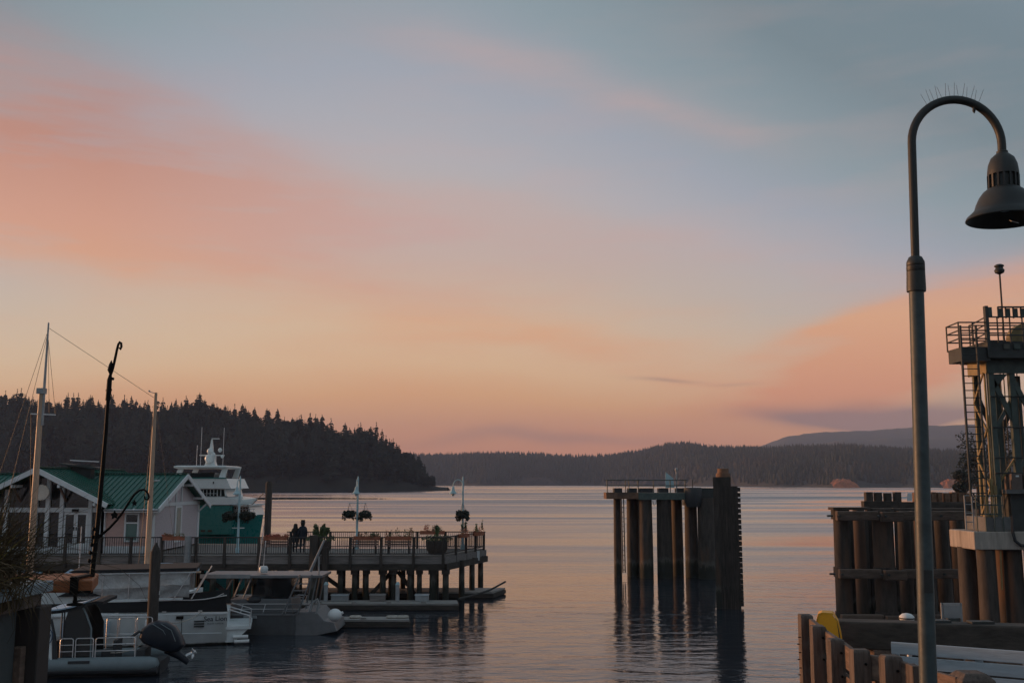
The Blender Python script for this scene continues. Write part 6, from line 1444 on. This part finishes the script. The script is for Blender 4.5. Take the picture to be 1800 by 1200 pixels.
for k in range(3):
    a = 2.1 * k - 1.9; m = MB(); q = Vector((math.cos(a), math.sin(a), 0)); z = za_ + dz * .3; m.tube([q * .064 + Vector((0, 0, z)), q * .074 + Vector((0, 0, z))], .006, 8); m.build('set_screw', 'steel_dark', lp)
m = MB(); m.loft([[(math.sin(u) * r_, -math.cos(u) * r_, z) for u in (-.5, -.25, 0, .25, .5)] + [(math.sin(u) * (r_ + .004), -math.cos(u) * (r_ + .004), z) for u in (.5, .25, 0, -.25, -.5)] for r_, z in ((.0605, zz(1040)), (.060, zz(1000)))]); m.build('notice_band', 'lamp_paint', lp)
h3 = ht - .30
m = MB(); m.lathe([(.112, h3), (.124, h3 - .008), (.150, h3 - .03), (.178, h3 - .07), (.20, h3 - .12), (.213, h3 - .165), (.235, h3 - .19), (.272, h3 - .225), (.279, h3 - .245), (.273, h3 - .25), (.21, h3 - .18), (.16, h3 - .08), (.10, h3 - .03)], (hx_, 0, 0), 36); m.build('bell_shade', 'lamp_paint', lp, smooth=True)
m = MB(); m.lathe([(.02, h3 - .045), (.07, h3 - .06), (.075, h3 - .13), (.05, h3 - .17), (.01, h3 - .18)], (hx_, 0, 0), 16); m.build('bulb', 'lamp_pale', lp, smooth=True)
m = MB(); m.box(.215, .26, -.05, .05, 0, .012); ck = m.build('chipped_paint', 'gull_white', lp); ck.location = (hx_ - .02, 0, h3 - .21); ck.rotation_euler = (0, R(38), R(-60)); ck.scale = (.5, .9, .3)
for k in range(14):
    a = math.pi * (.30 + .36 * k / 13); c = Vector((RA - RA * math.cos(a), 0, zs_ + RA * 1.02 * math.sin(a))); o_ = Vector((-math.cos(a), 0, math.sin(a)))
    sp_ = random.Random(k); base = c + o_ * .028; d = (o_ * .8 + Vector((sp_.uniform(-.12, .12), (-1) ** k * .28, .35))).normalized()
    m = MB(); m.tube([base, base + d * .105], [.0016, .0012], 4); m.build('bird_spike', 'steel_dark', lp)
a = math.pi * .635; c = Vector((RA - RA * math.cos(a), 0, zs_ + RA * 1.02 * math.sin(a))); m = MB(); m.tube([c + Vector((0, 0, -.02)), c + Vector((0, 0, -.055)), c + Vector((.002, 0, -.075))], [.011, .013, .003], 8); m.build('drip_screw', 'steel_dark', lp)

# ================================================================== LEFT FOREGROUND
m = MB(); m.prism([(-6, -4, 4.7), (-.4, -4, 4.7), (-.4, 2.0, 4.7), (-1.35, 3.8, 4.7), (-6, 3.8, 4.7)], (0, 0, .3)); struct(m.build('terrace_floor', 'deck_wood'))
# orange hand rail
RL = 3.55
hr = thing('hand_rail', 'orange brown wooden hand rail end with the hook pole clamped to it', 'hand rail', (-1.6, RL, 5.0)); O = hr.location
zr0 = at(100, 1036, RL).z; zr1 = at(100, 1014, RL).z; xe = at(171, 1022, RL).x
m = MB(O); m.prism([(-4.2, RL - .1, zr0), (at(163, 1022, RL - .1).x, RL - .1, zr0), (at(173, 1022, RL + .16).x, RL + .16, zr0), (-4.2, RL + .16, zr0)], (0, 0, zr1 - zr0)); m.build('rail_board', 'rail_orange', hr, bevel=.006)
for x in (-2.1, -3.6):
    m = MB(O); m.box(x - .06, x + .06, RL + .0, RL + .12, 5.0, zr0 - .002); m.build('post', 'fence_wood', hr)
# grey planter box running towards the camera; its side faces right
PY1, PY0 = 3.30, .9; PX = at(95, 1019, PY1).x
pl = thing('planter_box', 'grey painted planter box with dark side panel at the left edge', 'planter', (-1.9, 2.1, 5.0)); O = pl.location
zt6 = at(94, 1019, PY1).z
def side(name, x, y0, y1, z0, z1, material, th=.02, bevel=.003):
    m = MB(O); m.box(x - th, x, y0, y1, z0, z1); return m.build(name, material, pl, bevel=bevel)
side('cap_board', PX, PY0, PY1, zt6 - .034, zt6, 'planter_grey', .11, .004)
side('cap_board', PX - .62, PY0, PY1, zt6 - .034, zt6, 'planter_grey', .11, .004)
side('trim_board', PX - .022, PY0, PY1 - .03, zt6 - .075, zt6 - .036, 'fence_wood', .05)
side('side_panel', PX - .05, PY0, PY1 - .13, zt6 - .95, zt6 - .077, 'planter_panel')
side('corner_post', PX + .002, PY1 - .09, PY1 - .005, zt6 - .95, zt6 - .076, 'rail_dark', .09, .004)
side('lit_corner_bead', PX - .03, PY1 - .128, PY1 - .095, zt6 - .95, zt6 - .19, 'board_wood', .03)  # paler wood paints in the lit edge of the post
side('back_panel', PX - .7, PY0, PY1 - .03, zt6 - .95, zt6 - .036, 'planter_panel')
m = MB(O); m.box(PX - .68, PX - .12, PY1 - .06, PY1 - .03, zt6 - .95, zt6 - .036); m.build('end_panel', 'planter_panel', pl)
m = MB(O); m.box(PX - .68, PX - .12, PY0, PY1 - .065, zt6 - .12, zt6 - .06); m.build('soil', 'soil', pl)
a = Vector((PX, PY1, zt6)); PD = 2.7
# dry grass in the planter
gr = random.Random(12); gb = Vector((PX - .16, 3.0, zt6)); gp_ = thing('ornamental_grass', 'dry brown and olive ornamental grass drooping over the planter', 'grass plant', (gb.x, gb.y, zt6 - .06))
def blades(n, material, l0, l1, tw_, spread, up):
    m = MB()
    for k in range(n):
        bx = gr.gauss(0, .07); by = gr.gauss(0, .05); az_ = gr.gauss(0, spread); L = gr.uniform(l0, l1); tilt = abs(gr.gauss(up, .38))
        d = Vector((math.cos(az_ * .8) * (1 if gr.random() < .72 else -1), math.sin(az_), 0)); pts = []; p = Vector((bx, by, 0)); ang = math.pi / 2 - tilt * .5
        cur = gr.uniform(.35, 2.2) * tilt
        for j in range(7):
            pts.append(p.copy()); p = p + (d * math.cos(ang) + Vector((0, 0, math.sin(ang)))) * (L / 6); ang -= cur / 5
        m.tube(pts, [tw_, tw_, tw_ * .9, tw_ * .8, tw_ * .65, tw_ * .45, tw_ * .2], 3, caps=False)
    return m.build('blades', material, gp_)
blades(1100, 'grass_dry', .16, .40, .0018, .9, .5); blades(110, 'grass_yellow', .16, .32, .0024, .7, .25); blades(70, 'grass_dry', .32, .50, .0012, .5, 1.0)
# hook pole with clamp
HD_ = RL + .02
hk = thing('hook_pole', 'black iron plant hook pole with scrolled arm clamped to the orange rail', 'plant hook', tuple(at(161, 1036, HD_))); O = hk.location
def ap(px, py): return at(px, py, HD_)
m = MB(O); m.tube([ap(159, 1042), ap(163, 1000), ap(172, 920), ap(180, 830), ap(186, 760), ap(190, 700)], [.0085, .0085, .0085, .0075, .0068, .0062], 10); m.build('pole', 'black_iron', hk, smooth=True)
m = MB(O); m.tube([ap(189.5, 704), ap(191, 690), ap(192.5, 668), ap(194, 660)], [.0088, .0092, .0088, .006], 10); m.tube([ap(186.5, 686), ap(196.5, 685)], .004, 6); m.tube([ap(192, 664), ap(200, 666)], .005, 6); m.build('sleeve', 'black_iron', hk, smooth=True)
m = MB(O); pts = [ap(193, 662), ap(198, 648), ap(202, 632), ap(205.5, 615), ap(208, 605), ap(210.5, 601), ap(213, 603), ap(213.5, 609), ap(211.5, 614), ap(209.5, 611)]; m.tube(pts, [.0055, .0055, .005, .0048, .0045, .0045, .0045, .0045, .004, .003], 8); m.build('top_hook', 'black_iron', hk, smooth=True)
m = MB(O); m.tube([ap(195, 660), ap(193, 650), ap(195, 641), ap(196, 633)], [.003, .0085, .0075, .001], 8); m.build('finial', 'black_iron', hk, smooth=True)
m = MB(O); pts = [ap(x, y) for x, y in ((172, 944), (180, 938), (192, 928), (206, 913), (217, 898), (227, 882), (236, 869), (245, 861.5), (253, 860), (259, 865), (262, 873), (259.5, 878), (254.5, 876.5), (254, 871))]; m.tube(pts, [.0054, .0050, .0046, .0044, .0042, .0041, .004, .0039, .0038, .0038, .0037, .0035, .003, .0022], 8); m.build('scroll_arm', 'black_iron', hk, smooth=True)
for x, y, h_ in ((236, 884, 10), (201, 905, 14)):
    c = ap(x, y); s = h_ / F * HD_; m = MB(O)
    m.prism([c + Vector((sx * s, 0, sz * s)) for sx, sz in ((0, .62), (.16, .3), (.42, .12), (.3, -.12), (.34, -.42), (.05, -.3), (-.3, -.5), (-.28, -.1), (-.45, .1), (-.16, .28))], (0, .003, 0)); m.build('iron_leaf', 'black_iron', hk)
for k in range(5):
    m = MB(O); p = ap(163 + k * 2, 985 - k * 14); m.ball(p + Vector((-.012, 0, 0)), .006, .006, .008, 6, 4); m.build('weld_bead', 'black_iron', hk)
m = MB(O); p = ap(158, 1024); m.box(p.x - .013, p.x + .012, RL - .112, RL - .092, ap(158, 1037).z, ap(158, 1012).z); m.box(p.x - .013, p.x + .012, RL - .115, RL + .03, ap(158, 1012).z + .001, ap(158, 1012).z + .009); m.build('clamp_bracket', 'black_iron', hk)
m = MB(O); q0_ = at(160, 1039, RL - .1); q1_ = at(126, 1040, RL - .1); m.bar(q0_, q1_, .012, .006); m.build('clamp_arm', 'black_iron', hk)
m = MB(O); s0 = at(132.5, 1033, RL - .1); s1 = at(132, 1062, RL - .1); m.tube([s0, s1], .0065, 8); m.lathe([(.012, -.004), (.027, -.002), (.027, .003), (.01, .006)], s1, 14); m.build('clamp_screw', 'black_iron', hk, smooth=True)
